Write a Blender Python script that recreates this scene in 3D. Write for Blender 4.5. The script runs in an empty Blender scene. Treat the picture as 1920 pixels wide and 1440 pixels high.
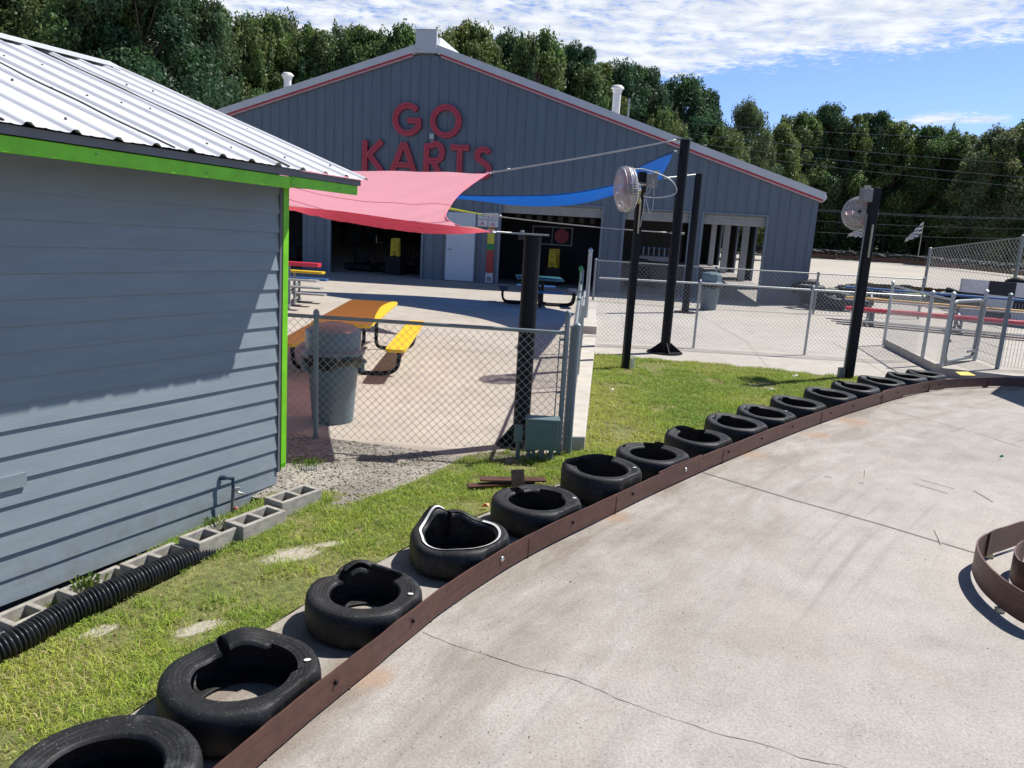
import bpy, math, random
import numpy as np
from mathutils import Vector, Matrix, noise as mnoise
from mathutils.geometry import tessellate_polygon
random.seed(7); RNG = np.random.default_rng(11)
sc = bpy.context.scene
COL = sc.collection
R = math.radians

# ---------------------------------------------------------------- camera geometry
FPX = 1442.0; EYE = 2.15
_down = np.array([-400., 6900., 1442.]); _down /= np.linalg.norm(_down)
_up = -_down; _f = np.array([0, 0, 1.]); _Y = _f - _f.dot(_up) * _up; _Y /= np.linalg.norm(_Y)
_X = np.cross(_Y, _up)
if _X[0] < 0: _X = -_X
CM = np.array([_X, _Y, _up])
def ray(px, py): return CM @ np.array([(px - 960) / FPX, (py - 720) / FPX, 1.])
def G(px, py, z=0.0):
    r = ray(px, py); t = (z - EYE) / r[2]; return Vector((r[0] * t, r[1] * t, z))
def AY(px, py, y):
    r = ray(px, py); t = y / r[1]; return Vector((r[0] * t, y, EYE + r[2] * t))
cam = bpy.data.cameras.new('camera'); camo = bpy.data.objects.new('camera', cam); COL.objects.link(camo)
cam.sensor_width = 36; cam.lens = FPX / 1920 * 36; cam.clip_start = .05; cam.clip_end = 5000
xa = CM @ np.array([1, 0, 0]); ya = CM @ np.array([0, -1, 0]); za = CM @ np.array([0, 0, -1])
camo.matrix_world = Matrix(((xa[0], ya[0], za[0], 0), (xa[1], ya[1], za[1], 0), (xa[2], ya[2], za[2], EYE), (0, 0, 0, 1)))
sc.camera = camo

# ---------------------------------------------------------------- materials
class NT:
    def __init__(s, name):
        s.m = bpy.data.materials.new(name); s.m.use_nodes = True; s.t = s.m.node_tree; s.n = s.t.nodes
        s.b = s.n['Principled BSDF']; s.out = s.n['Material Output']; s._c = None
    def N(s, ty, **k):
        n = s.n.new(ty)
        for a, v in k.items():
            if hasattr(n, a): setattr(n, a, v)
            else: n.inputs[a].default_value = v
        return n
    def L(s, a, b): s.t.links.new(a, b)
    def co(s, kind='Object'):
        if s._c is None: s._c = s.N('ShaderNodeTexCoord')
        return s._c.outputs[kind]
    def noise(s, scale, detail=4, rough=.55, vec=None, dist=0):
        n = s.N('ShaderNodeTexNoise'); n.inputs['Scale'].default_value = scale; n.inputs['Detail'].default_value = detail
        n.inputs['Roughness'].default_value = rough; n.inputs['Distortion'].default_value = dist
        s.L(vec or s.co(), n.inputs['Vector']); return n.outputs['Fac']
    def ramp(s, fac, stops, interp='LINEAR'):
        n = s.N('ShaderNodeValToRGB'); n.color_ramp.interpolation = interp; e = n.color_ramp.elements
        while len(e) < len(stops): e.new(.5)
        for i, (p, c) in enumerate(stops):
            e[i].position = p; e[i].color = c if len(c) == 4 else (*c, 1)
        s.L(fac, n.inputs[0]); return n.outputs[0]
    def mix(s, fac, a, b, mode='MIX'):
        n = s.N('ShaderNodeMix'); n.data_type = 'RGBA'; n.blend_type = mode
        for v, i in ((fac, 0), (a, 6), (b, 7)):
            if hasattr(v, 'is_output') or hasattr(v, 'links'): s.L(v, n.inputs[i])
            else: n.inputs[i].default_value = v if i == 0 else ((*v, 1) if len(v) == 3 else v)
        return n.outputs[2]
    def math(s, op, a, b=0.0, c=None):
        n = s.N('ShaderNodeMath'); n.operation = op
        for i, v in enumerate((a, b) if c is None else (a, b, c)):
            if hasattr(v, 'links'): s.L(v, n.inputs[i])
            else: n.inputs[i].default_value = v
        return n.outputs[0]
    def bump(s, h, strength=.3, dist=.01):
        n = s.N('ShaderNodeBump'); n.inputs['Strength'].default_value = strength; n.inputs['Distance'].default_value = dist
        s.L(h, n.inputs['Height']); s.L(n.outputs[0], s.b.inputs['Normal'])
    def base(s, v):
        if hasattr(v, 'links'): s.L(v, s.b.inputs['Base Color'])
        else: s.b.inputs['Base Color'].default_value = (*v, 1)
def P(name, col, rough=.5, metal=0, var=.12, scale=6, bump=0, bscale=40, bdist=.003, spec=None):
    t = NT(name); dark = tuple(c * (1 - var) for c in col); light = tuple(min(1, c * (1 + var)) for c in col)
    t.base(t.ramp(t.noise(scale, 5), [(.3, dark), (.7, light)]))
    t.b.inputs['Roughness'].default_value = rough; t.b.inputs['Metallic'].default_value = metal
    if spec is not None: t.b.inputs['Specular IOR Level'].default_value = spec
    if bump: t.bump(t.noise(bscale, 4), bump, bdist)
    return t.m
M = {}
def siding():
    t = NT('siding_paint'); mp = t.N('ShaderNodeMapping'); mp.inputs['Scale'].default_value = (1, 1, 5); t.L(t.co(), mp.inputs[0])
    c = t.ramp(t.noise(2.5, 5, .6, mp.outputs[0]), [(.3, (.20, .24, .275)), (.7, (.235, .28, .318))])
    sep = t.N('ShaderNodeSeparateXYZ'); t.L(t.co(), sep.inputs[0])
    d = t.math('MULTIPLY', t.ramp(sep.outputs[2], [(0, (1, 1, 1)), (.4, (0, 0, 0))]), t.ramp(t.noise(11, 6, .7), [(.45, (0, 0, 0)), (.7, (1, 1, 1))]))
    c = t.mix(t.math('MULTIPLY', d, .55), c, (.17, .15, .12))
    sc_ = t.ramp(t.noise(26, 4, .7, mp.outputs[0]), [(.68, (0, 0, 0)), (.73, (1, 1, 1))]); c = t.mix(t.math('MULTIPLY', sc_, .18), c, (.36, .38, .4))
    t.base(c); t.b.inputs['Roughness'].default_value = .5; t.bump(t.noise(22, 5, .6, mp.outputs[0]), .35, .003); return t.m
M['siding'] = siding()
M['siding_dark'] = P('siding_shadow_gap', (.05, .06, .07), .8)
M['green'] = P('green_paint', (.17, .57, .012), .5, var=.14, scale=9, bump=.3, bscale=60)
M['fascia_gray'] = P('gray_fascia_paint', (.12, .13, .15), .6)
M['roof'] = P('galvalume_sheet', (.68, .69, .72), .42, .15, var=.05, scale=5)
M['screw'] = P('screw_head', (.12, .11, .11), .5, .6)
M['sealant'] = P('dark_sealant', (.03, .03, .032), .7)
M['clad'] = P('wall_cladding', (.135, .185, .25), .45, var=.06, scale=.7)
M['trim'] = P('pale_roof_trim', (.54, .56, .58), .4, var=.05, scale=2)
M['trimred'] = P('red_trim', (.42, .03, .04), .4)
M['trimpink'] = P('faded_trim', (.5, .33, .34), .5)
M['white'] = P('white_paint', (.72, .75, .78), .4, var=.04)
M['pipe'] = P('vent_white', (.72, .71, .68), .5, var=.06)
M['red'] = P('letter_red', (.40, .016, .035), .3, var=.08)
M['redline'] = P('letter_outline', (.6, .1, .13), .3)
M['reddark'] = P('letter_side', (.16, .008, .018), .35)
M['black'] = P('black_paint', (.007, .008, .011), .5, var=.2, spec=.2)
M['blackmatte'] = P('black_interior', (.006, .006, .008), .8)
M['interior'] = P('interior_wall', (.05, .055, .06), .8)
M['galv'] = P('galvanised_steel', (.42, .44, .45), .42, .55, var=.15, scale=20)
M['galvdark'] = P('weathered_steel', (.26, .28, .29), .5, .45, var=.18, scale=15)
M['wire'] = P('galvanised_wire', (.42, .43, .44), .45, .35)
M['postgrey'] = P('grey_fence_post', (.2, .24, .26), .5, .2, var=.12)
M['boxgrey'] = P('teal_grey_enamel', (.125, .18, .19), .4, .1, var=.05)
M['can'] = P('grey_plastic', (.115, .165, .19), .42, var=.07, scale=4)
M['canlid'] = P('grey_plastic_lid', (.14, .195, .225), .3, var=.05, scale=4)
M['bag'] = P('bin_bag', (.01, .01, .012), .3)
M['yellow'] = P('yellow_plastisol', (.78, .52, .02), .4, var=.06, bump=.4, bscale=90)
M['seatred'] = P('red_plastisol', (.62, .03, .06), .4, var=.06)
M['seatblue'] = P('blue_plastisol', (.03, .12, .33), .4, var=.06)
M['seatteal'] = P('teal_plastisol', (.015, .11, .13), .4); M['seatnavy'] = P('navy_plastisol', (.02, .03, .07), .4)
M['alu'] = P('aluminium_board', (.42, .43, .43), .45, .3)
M['caution'] = P('caution_yellow', (.62, .46, .02), .5)
M['block'] = P('concrete_block', (.33, .31, .28), .9, var=.25, scale=14, bump=.8, bscale=80)
M['beam'] = P('concrete_beam', (.47, .435, .385), .9, var=.14, scale=5, bump=.5, bscale=60)
M['corr'] = P('black_drain_pipe', (.02, .021, .024), .38)
M['chrome'] = P('chrome', (.6, .6, .6), .25, .9)
M['copper'] = P('old_pipe', (.22, .2, .2), .5, .5)
M['bluefit'] = P('blue_fitting', (.03, .1, .25), .35)
M['rust'] = P('brown_rusty_steel', (.10, .048, .035), .55, .35, var=.3, scale=7, bump=.2)
M['orange'] = P('orange_sign', (.55, .16, .02), .5)
M['signgreen'] = P('green_sign', (.03, .25, .08), .5)
M['signred'] = P('red_sign', (.42, .04, .03), .5)
M['signwhite'] = P('white_sign', (.68, .68, .68), .5)
M['ink'] = P('black_ink', (.02, .02, .03), .6)
M['inkred'] = P('red_ink', (.55, .05, .08), .6)
M['door'] = P('white_door', (.55, .6, .66), .4, var=.04)
M['frame'] = P('pale_frame', (.17, .21, .245), .5)
M['beige'] = P('beige_bracket', (.48, .44, .33), .5)
M['lime'] = P('lime_edge', (.5, .6, .05), .6)
M['bark'] = P('bark', (.09, .07, .055), .9, var=.3, scale=3, bump=.8, bscale=8, bdist=.03)
M['rollup'] = P('rollup_door', (.09, .085, .085), .6)
M['greybox'] = P('grey_conduit_box', (.22, .22, .21), .5)
M['twig'] = P('dry_stick', (.5, .46, .39), .8)
M['yellowpaint'] = P('yellow_line_paint', (.72, .55, .1), .7)

def facade_metal():
    # ribs are modelled; this only gives paint with slight vertical streaks
    t = NT('ribbed_wall_paint'); mp = t.N('ShaderNodeMapping'); mp.inputs['Scale'].default_value = (3, 3, .25); t.L(t.co(), mp.inputs[0])
    t.base(t.ramp(t.noise(2.2, 4, vec=mp.outputs[0]), [(.3, (.103, .134, .168)), (.7, (.124, .158, .198))]))
    t.b.inputs['Roughness'].default_value = .42; return t.m
M['clad'] = facade_metal()

def rail_mat():
    t = NT('rusty_rail'); mp = t.N('ShaderNodeMapping'); mp.inputs['Scale'].default_value = (1.2, 1.2, 30); t.L(t.co(), mp.inputs[0])
    a = t.ramp(t.noise(1.5, 6, .65, mp.outputs[0]), [(.25, (.08, .045, .038)), (.5, (.125, .066, .052)), (.68, (.15, .077, .058)), (.82, (.22, .10, .065))])
    b = t.ramp(t.noise(14, 5, .7), [(.35, (.72, .7, .7)), (.7, (1.1, 1, 1))])
    t.base(t.mix(1, a, b, 'MULTIPLY')); t.b.inputs['Roughness'].default_value = .5; t.b.inputs['Metallic'].default_value = .3
    t.bump(t.noise(60, 4, .6, mp.outputs[0]), .25, .003); return t.m
M['rail'] = rail_mat()

def rubber(name, col=(.011, .0115, .013), lugs=True):
    t = NT(name); sep = t.N('ShaderNodeSeparateXYZ'); t.L(t.co(), sep.inputs[0]); x, y, z = sep.outputs
    ang = t.math('ARCTAN2', y, x); rad = t.math('SQRT', t.math('ADD', t.math('MULTIPLY', x, x), t.math('MULTIPLY', y, y)))
    oi = t.N('ShaderNodeObjectInfo'); va = t.N('ShaderNodeVectorMath'); va.operation = 'ADD'; t.L(t.co(), va.inputs[0]); cb = t.N('ShaderNodeCombineXYZ'); t.L(t.math('MULTIPLY', oi.outputs['Random'], 40.0), cb.inputs[0]); t.L(cb.outputs[0], va.inputs[1])
    dust = t.ramp(t.noise(8, 6, .7, va.outputs[0]), [(.32, tuple(c * .8 for c in col)), (.55, tuple(c * 1.5 for c in col)), (.66, tuple(c * 4 for c in col)), (.78, (.11, .10, .09))])
    fleck = t.ramp(t.noise(150, 2, .5), [(.69, (0, 0, 0)), (.74, (.25, .23, .18))])
    t.base(t.mix(1, dust, fleck, 'ADD')); t.b.inputs['Roughness'].default_value = .55
    t.b.inputs['Specular IOR Level'].default_value = .35
    lug = t.math('PINGPONG', t.math('MULTIPLY', ang, 13.0), .5)
    lug = t.math('GREATER_THAN', lug, .09)
    # grooves only on the shoulder and the tread
    out = t.math('GREATER_THAN', rad, .300)
    groove = t.math('GREATER_THAN', t.math('PINGPONG', t.math('MULTIPLY', z, 18.0), .5), .08)
    both = t.math('MULTIPLY', lug, groove)
    h = t.math('SUBTRACT', 1.0, t.math('MULTIPLY', out, t.math('SUBTRACT', 1.0, both)))
    cell = t.N('ShaderNodeCombineXYZ'); t.L(t.math('FLOOR', t.math('MULTIPLY', ang, 24.0)), cell.inputs[0]); t.L(t.math('FLOOR', t.math('MULTIPLY', rad, 170.0)), cell.inputs[1])
    wn = t.N('ShaderNodeTexWhiteNoise'); t.L(cell.outputs[0], wn.inputs[0])
    inb = t.math('MULTIPLY', t.math('GREATER_THAN', rad, .262), t.math('LESS_THAN', rad, .284)); seg = t.math('GREATER_THAN', t.math('SINE', t.math('MULTIPLY', ang, 2.0)), .1)
    h = t.math('ADD', h, t.math('MULTIPLY', t.math('MULTIPLY', inb, seg), t.math('MULTIPLY', t.math('GREATER_THAN', wn.outputs[0], .45), .22)))
    rings = t.math('MULTIPLY', t.math('SINE', t.math('MULTIPLY', rad, 330.0)), t.math('MULTIPLY', t.math('LESS_THAN', rad, .305), .05))
    h = t.math('ADD', h, rings)
    t.bump(t.math('ADD', h, t.math('MULTIPLY', t.noise(60, 4, .7), .25)), 1.0, .008); return t.m
M['rubber'] = rubber('tyre_rubber')

RAILC = (22.52, -10.01, 26.72)
def concrete(name, a=(.355, .334, .312), b=(.435, .412, .388), joints=True, rail=False):
    t = NT(name)
    big = t.noise(.45, 5, .6); mid = t.noise(3.0, 6, .65); fine = t.noise(70, 3, .6)
    c = t.ramp(big, [(.3, a), (.7, b)])
    c = t.mix(1, c, t.ramp(mid, [(.25, (.80, .785, .77)), (.5, (.97, .96, .95)), (.75, (1.07, 1.06, 1.05))]), 'MULTIPLY')
    c = t.mix(1, c, t.ramp(fine, [(.3, (.78, .77, .76)), (.5, (.98, .98, .98)), (.72, (1.15, 1.15, 1.14))]), 'MULTIPLY')
    vo = t.N('ShaderNodeTexVoronoi'); vo.inputs['Scale'].default_value = 55; t.L(t.co(), vo.inputs['Vector'])
    wn = t.N('ShaderNodeTexWhiteNoise'); t.L(vo.outputs['Position'], wn.inputs[0])
    chip = t.math('MULTIPLY', t.math('LESS_THAN', vo.outputs['Distance'], .24), t.math('GREATER_THAN', wn.outputs[0], .9))
    c = t.mix(t.math('MULTIPLY', chip, .5), c, (.6, .57, .52))
    chip2 = t.math('MULTIPLY', t.math('LESS_THAN', vo.outputs['Distance'], .22), t.math('LESS_THAN', wn.outputs[0], .035))
    c = t.mix(t.math('MULTIPLY', chip2, .85), c, (.06, .055, .05))
    pink = t.ramp(t.noise(.8, 4, .6, dist=.6), [(.55, (0, 0, 0)), (.75, (1, 1, 1))])
    c = t.mix(t.math('MULTIPLY', pink, .22), c, (.50, .41, .36))
    if rail:
        sep = t.N('ShaderNodeSeparateXYZ'); t.L(t.co(), sep.inputs[0]); x, y, z = sep.outputs
        dx = t.math('SUBTRACT', x, RAILC[0]); dy = t.math('SUBTRACT', y, RAILC[1])
        d = t.math('SQRT', t.math('ADD', t.math('MULTIPLY', dx, dx), t.math('MULTIPLY', dy, dy)))
        dist = t.math('SUBTRACT', RAILC[2], d)      # metres in from the rail
        ang = t.math('MULTIPLY', t.math('ARCTAN2', dy, dx), RAILC[2])
        cv = t.N('ShaderNodeCombineXYZ'); t.L(t.math('MULTIPLY', dist, 1.6), cv.inputs[0]); t.L(t.math('MULTIPLY', ang, .45), cv.inputs[1])
        st = t.noise(2.0, 6, .7, cv.outputs[0], .4)
        band = t.ramp(t.math('MULTIPLY', dist, .45), [(0, (1, 1, 1)), (.35, (.55, .55, .55)), (1, (0, 0, 0))])
        k = t.math('MULTIPLY', t.ramp(st, [(.36, (0, 0, 0)), (.62, (1, 1, 1))]), t.math('MULTIPLY', band, .72))
        c = t.mix(k, c, (.17, .135, .105))
        # tyre rubber laid along the racing line
        cv2 = t.N('ShaderNodeCombineXYZ'); t.L(t.math('MULTIPLY', dist, 9.0), cv2.inputs[0]); t.L(t.math('MULTIPLY', ang, .25), cv2.inputs[1])
        sk = t.ramp(t.noise(1.0, 5, .6, cv2.outputs[0], .2), [(.56, (0, 0, 0)), (.72, (1, 1, 1))])
        c = t.mix(t.math('MULTIPLY', t.math('MULTIPLY', sk, .42), t.ramp(t.noise(.5, 3), [(.40, (0, 0, 0)), (.6, (1, 1, 1))])), c, (.15, .14, .14))
        for (qx, qy, rr) in ((695, 1268, .16), (1152, 968, .17), (1408, 851, .2), (1600, 790, .3), (1530, 815, .22)):
            p = G(qx, qy); sx = t.math('SUBTRACT', x, p.x); sy = t.math('SUBTRACT', y, p.y)
            r_ = t.math('DIVIDE', t.math('SQRT', t.math('ADD', t.math('MULTIPLY', sx, sx), t.math('MULTIPLY', sy, sy))), rr)
            m_ = t.ramp(t.math('ADD', r_, t.math('MULTIPLY', t.math('SUBTRACT', t.noise(9, 5, .7), .5), 1.6)), [(.35, (1, 1, 1)), (.9, (0, 0, 0))])
            c = t.mix(t.math('MULTIPLY', m_, .38), c, (.36, .19, .09))
    t.base(c); t.b.inputs['Roughness'].default_value = .88; t.b.inputs['Specular IOR Level'].default_value = .3
    t.bump(t.math('ADD', fine, t.math('MULTIPLY', vo.outputs['Distance'], .5)), .5, .004); return t.m
M['track'] = concrete('track_concrete', rail=True)
M['patio'] = concrete('patio_concrete', (.38, .345, .30), (.46, .42, .37))
M['walk'] = concrete('walk_concrete', (.40, .375, .34), (.47, .445, .41))
M['joint'] = P('joint_filler', (.06, .05, .045), .9)

PATCH = [((545, 1037), .22, .13, .5), ((375, 1172), .14, .08, .5), ((185, 1150), .10, .07, .6), ((622, 1021), .12, .05, .3)]
def soil():
    t = NT('lawn_soil'); n1 = t.noise(1.3, 5, .6); n2 = t.noise(16, 6, .7)
    c = t.ramp(n1, [(.35, (.15, .19, .05)), (.6, (.24, .25, .09)), (.78, (.34, .28, .17))])
    c = t.mix(1, c, t.ramp(n2, [(.3, (.45, .45, .42)), (.7, (1.25, 1.2, 1.1))]), 'MULTIPLY')
    sep = t.N('ShaderNodeSeparateXYZ'); t.L(t.co(), sep.inputs[0])
    for (q, a, b, th) in PATCH:
        p = G(*q, z=-.02); dx = t.math('SUBTRACT', sep.outputs[0], p.x); dy = t.math('SUBTRACT', sep.outputs[1], p.y)
        u = t.math('MULTIPLY', t.math('ADD', t.math('MULTIPLY', dx, math.cos(th)), t.math('MULTIPLY', dy, math.sin(th))), 1 / a); v = t.math('MULTIPLY', t.math('ADD', t.math('MULTIPLY', dx, -math.sin(th)), t.math('MULTIPLY', dy, math.cos(th))), 1 / b)
        d = t.math('SQRT', t.math('ADD', t.math('MULTIPLY', u, u), t.math('MULTIPLY', v, v)))
        k = t.ramp(t.math('ADD', d, t.math('MULTIPLY', t.math('SUBTRACT', n2, .5), 1.3)), [(.75, (1, 1, 1)), (1.0, (0, 0, 0))])
        c = t.mix(k, c, (.46, .42, .34))
    t.base(c); t.b.inputs['Roughness'].default_value = .95; t.bump(n2, 1, .03); return t.m
M['soil'] = soil()
def dirtm(name, a, b):
    t = NT(name); n2 = t.noise(22, 6, .75); n3 = t.noise(2.2, 4)
    c = t.ramp(n2, [(.3, a), (.7, b)]); c = t.mix(1, c, t.ramp(n3, [(.3, (.55, .53, .5)), (.6, (1, 1, 1)), (.75, (1.2, 1.17, 1.1))]), 'MULTIPLY')
    t.base(c); t.b.inputs['Roughness'].default_value = .95; t.bump(n2, 1, .03); return t.m
M['gravel'] = dirtm('gravel_grey', (.2, .18, .155), (.56, .52, .46))
M['bare'] = dirtm('bare_patch', (.28, .25, .2), (.55, .52, .46))
M['farground'] = dirtm('far_ground', (.09, .1, .04), (.17, .16, .08))
M['island'] = P('island_grass', (.17, .24, .04), .95, var=.3, scale=9)

def attr_mat(name, attr='Col', rough=.7, trans=.25, scale=1.0, vary=False):
    t = NT(name); a = t.N('ShaderNodeVertexColor'); a.layer_name = attr
    if vary:
        oi = t.N('ShaderNodeObjectInfo'); v_ = t.mix(1, a.outputs[0], t.ramp(oi.outputs['Random'], [(0, (.72, .86, .8)), (.35, (1.0, 1.0, .85)), (.7, (.85, 1.0, .95)), (1, (1.22, 1.12, .9))]), 'MULTIPLY')
        class A_: outputs = [v_]
        a = A_
    t.b.inputs['Roughness'].default_value = rough; t.b.inputs['Specular IOR Level'].default_value = .25
    t.L(a.outputs[0], t.b.inputs['Base Color'])
    tr = t.N('ShaderNodeBsdfTranslucent'); t.L(a.outputs[0], tr.inputs[0])
    mx = t.N('ShaderNodeMixShader'); mx.inputs[0].default_value = trans
    t.L(t.b.outputs[0], mx.inputs[1]); t.L(tr.outputs[0], mx.inputs[2]); t.L(mx.outputs[0], t.out.inputs[0]); return t.m
M['blade'] = attr_mat('grass_blade', rough=.6, trans=.35)
M['leaf'] = attr_mat('tree_leaf', rough=.5, trans=.4, vary=True)

def sailm(name, col, tcol, see=.28, trw=.27, sheen=.5):
    t = NT(name); mp = t.N('ShaderNodeMapping'); mp.inputs['Scale'].default_value = (1, 9, 9); t.L(t.co(), mp.inputs[0])
    v = t.ramp(t.noise(3, 5, .6, mp.outputs[0]), [(.3, tuple(c * .93 for c in col)), (.7, col)])
    t.base(v); t.b.inputs['Roughness'].default_value = .6
    t.b.inputs['Sheen Weight'].default_value = sheen; t.b.inputs['Specular IOR Level'].default_value = .2; t.b.inputs['Sheen Roughness'].default_value = .4
    tr = t.N('ShaderNodeBsdfTranslucent'); tr.inputs[0].default_value = (*tcol, 1)
    mx = t.N('ShaderNodeMixShader'); mx.inputs[0].default_value = trw; t.L(t.b.outputs[0], mx.inputs[1]); t.L(tr.outputs[0], mx.inputs[2])
    tp = t.N('ShaderNodeBsdfTransparent'); tp.inputs[0].default_value = (*tcol, 1)
    m2 = t.N('ShaderNodeMixShader'); m2.inputs[0].default_value = see; t.L(mx.outputs[0], m2.inputs[1]); t.L(tp.outputs[0], m2.inputs[2])
    t.L(m2.outputs[0], t.out.inputs[0]); t.bump(t.noise(12, 3, .5, mp.outputs[0]), .35, .02); return t.m
M['sailred'] = sailm('red_shade_cloth', (.88, .36, .44), (.82, .36, .30), .08)  # pale pink base carries the sunlit sheen on top of the red cloth
M['sailblue'] = sailm('blue_shade_cloth', (.006, .105, .43), (.006, .14, .6), .07, .35, 0)
def guardm():
    t = NT('cage_film'); t.base((.62, .55, .55)); t.b.inputs['Roughness'].default_value = .25
    tp = t.N('ShaderNodeBsdfTransparent'); mx = t.N('ShaderNodeMixShader'); mx.inputs[0].default_value = .62
    t.L(t.b.outputs[0], mx.inputs[1]); t.L(tp.outputs[0], mx.inputs[2]); t.L(mx.outputs[0], t.out.inputs[0]); return t.m
M['film'] = guardm()
M['blades'] = P('fan_blade', (.35, .1, .13), .4)
def checker(name, scale, a=(.02, .02, .025), b=(.7, .7, .7)):
    t = NT(name); ck = t.N('ShaderNodeTexChecker'); ck.inputs['Scale'].default_value = scale
    ck.inputs['Color1'].default_value = (*a, 1); ck.inputs['Color2'].default_value = (*b, 1); t.L(t.co('UV'), ck.inputs['Vector'])
    t.L(ck.outputs[0], t.b.inputs['Base Color']); t.b.inputs['Roughness'].default_value = .6; return t.m

# ---------------------------------------------------------------- mesh helpers
def tagp(o, label=None, cat=None, group=None, kind=None):
    for k, v in (('label', label), ('category', cat), ('group', group), ('kind', kind)):
        if v: o[k] = v
    return o
def T(name, label, cat, loc=(0, 0, 0), rz=0, group=None):
    o = bpy.data.objects.new(name, None); o.empty_display_size = .1; COL.objects.link(o)
    o.location = loc; o.rotation_euler = (0, 0, rz); return tagp(o, label, cat, group)
class MB:
    """verts in world space unless the thing is built at its own origin (local=True)"""
    def __init__(s): s.v = []; s.f = []
    def add(s, vs, fs):
        k = len(s.v); s.v += [tuple(p) for p in vs]; s.f += [tuple(i + k for i in f) for f in fs]; return s
    def box(s, c, size, mat=None):
        c = Vector(c); hx, hy, hz = [a / 2 for a in size]; vs = []
        for dx, dy, dz in ((-1, -1, -1), (1, -1, -1), (1, 1, -1), (-1, 1, -1), (-1, -1, 1), (1, -1, 1), (1, 1, 1), (-1, 1, 1)):
            p = Vector((dx * hx, dy * hy, dz * hz)); vs.append(c + (mat @ p if mat else p))
        return s.add(vs, [(0, 3, 2, 1), (4, 5, 6, 7), (0, 1, 5, 4), (1, 2, 6, 5), (2, 3, 7, 6), (3, 0, 4, 7)])
    def hexa(s, a): return s.add(a, [(0, 3, 2, 1), (4, 5, 6, 7), (0, 1, 5, 4), (1, 2, 6, 5), (2, 3, 7, 6), (3, 0, 4, 7)])
    def bar(s, p0, p1, w, h, up=(0, 0, 1)):
        p0 = Vector(p0); p1 = Vector(p1); d = p1 - p0; L = d.length; d.normalize(); u = Vector(up)
        x = d.cross(u)
        if x.length < 1e-4: x = d.cross(Vector((1, 0, 0)))
        x.normalize(); z = x.cross(d); m = Matrix((x, d, z)).transposed()
        return s.box((p0 + p1) / 2, (w, L, h), m)
    def tube(s, pts, r, n=8, cap=True, rr=None):
        pts = [Vector(p) for p in pts]; k = len(s.v); m = len(pts); ref = None
        for i, p in enumerate(pts):
            d = (pts[min(i + 1, m - 1)] - pts[max(i - 1, 0)]).normalized()
            if ref is None:
                ref = d.orthogonal().normalized()
            ref = (ref - ref.dot(d) * d).normalized(); b = d.cross(ref)
            r_ = rr[i] if rr else r
            for j in range(n):
                a = 2 * math.pi * j / n; s.v.append(tuple(p + (ref * math.cos(a) + b * math.sin(a)) * r_))
        for i in range(m - 1):
            for j in range(n):
                a = k + i * n + j; b_ = k + i * n + (j + 1) % n; s.f.append((a, b_, b_ + n, a + n))
        if cap: s.f.append(tuple(k + j for j in range(n - 1, -1, -1))); s.f.append(tuple(k + (m - 1) * n + j for j in range(n)))
        return s
    def rev(s, prof, c=(0, 0, 0), n=32, closed=False, axis=None):
        k = len(s.v); m = len(prof); c = Vector(c)
        for j in range(n):
            a = 2 * math.pi * j / n
            for r, z in prof:
                p = Vector((r * math.cos(a), r * math.sin(a), z)); s.v.append(tuple(c + (axis @ p if axis else p)))
        for j in range(n):
            for i in range(m if closed else m - 1):
                a = k + j * m + i; b = k + j * m + (i + 1) % m; a2 = k + ((j + 1) % n) * m + i; b2 = k + ((j + 1) % n) * m + (i + 1) % m
                s.f.append((a, a2, b2, b))
        return s
    def poly(s, pts, z0, z1=None):
        pts = [Vector((p[0], p[1], 0)) for p in pts]; tri = tessellate_polygon([pts]); n = len(pts)
        if z1 is None:
            s.add([(p.x, p.y, z0) for p in pts], [t if (pts[t[1]] - pts[t[0]]).cross(pts[t[2]] - pts[t[0]]).z > 0 else t[::-1] for t in tri]); return s
        k = len(s.v); s.v += [(p.x, p.y, z0) for p in pts] + [(p.x, p.y, z1) for p in pts]
        for t in tri:
            if (pts[t[1]] - pts[t[0]]).cross(pts[t[2]] - pts[t[0]]).z < 0: t = t[::-1]
            s.f.append(tuple(k + n + i for i in t)); s.f.append(tuple(k + i for i in t[::-1]))
        for i in range(n):
            j = (i + 1) % n; s.f.append((k + i, k + j, k + n + j, k + n + i))
        return s
    def build(s, name, mat, parent=None, smooth=False, local=False, label=None, cat=None, group=None, kind=None, bevel=0):
        me = bpy.data.meshes.new(name); vs = s.v
        if parent is not None and not local:
            ch = []; q = parent
            while q is not None: ch.append(q); q = q.parent
            mw = Matrix.Identity(4)
            for q in reversed(ch): mw = mw @ Matrix.LocRotScale(q.location, q.rotation_euler, q.scale)
            inv = mw.inverted(); vs = [tuple(inv @ Vector(p)) for p in vs]
        me.from_pydata(vs, [], s.f); me.update()
        mat = M[mat] if isinstance(mat, str) else mat
        me.materials.append(mat)
        if smooth:
            me.polygons.foreach_set('use_smooth', [True] * len(me.polygons))
        o = bpy.data.objects.new(name, me); COL.objects.link(o); o.parent = parent
        if bevel:
            b = o.modifiers.new('bevel', 'BEVEL'); b.width = bevel; b.segments = 2; b.limit_method = 'ANGLE'
        if smooth == 2:
            e = o.modifiers.new('edges', 'EDGE_SPLIT'); e.split_angle = R(40)
        return tagp(o, label, cat, group, kind)
def kids(o): return [c for c in bpy.data.objects if c.parent == o]
def dup(root, loc, rz=0, label=None, group=None, scale=None):
    def cp(o, par):
        c = o.copy(); COL.objects.link(c); c.parent = par
        for ch in KID.get(o.name, []): cp(ch, c)
        return c
    KID = {}
    for o in bpy.data.objects:
        if o.parent: KID.setdefault(o.parent.name, []).append(o)
    r = cp(root, None); r.location = loc; r.rotation_euler = (0, 0, rz)
    if scale: r.scale = scale
    if label: r['label'] = label
    if group: r['group'] = group
    return r
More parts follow.
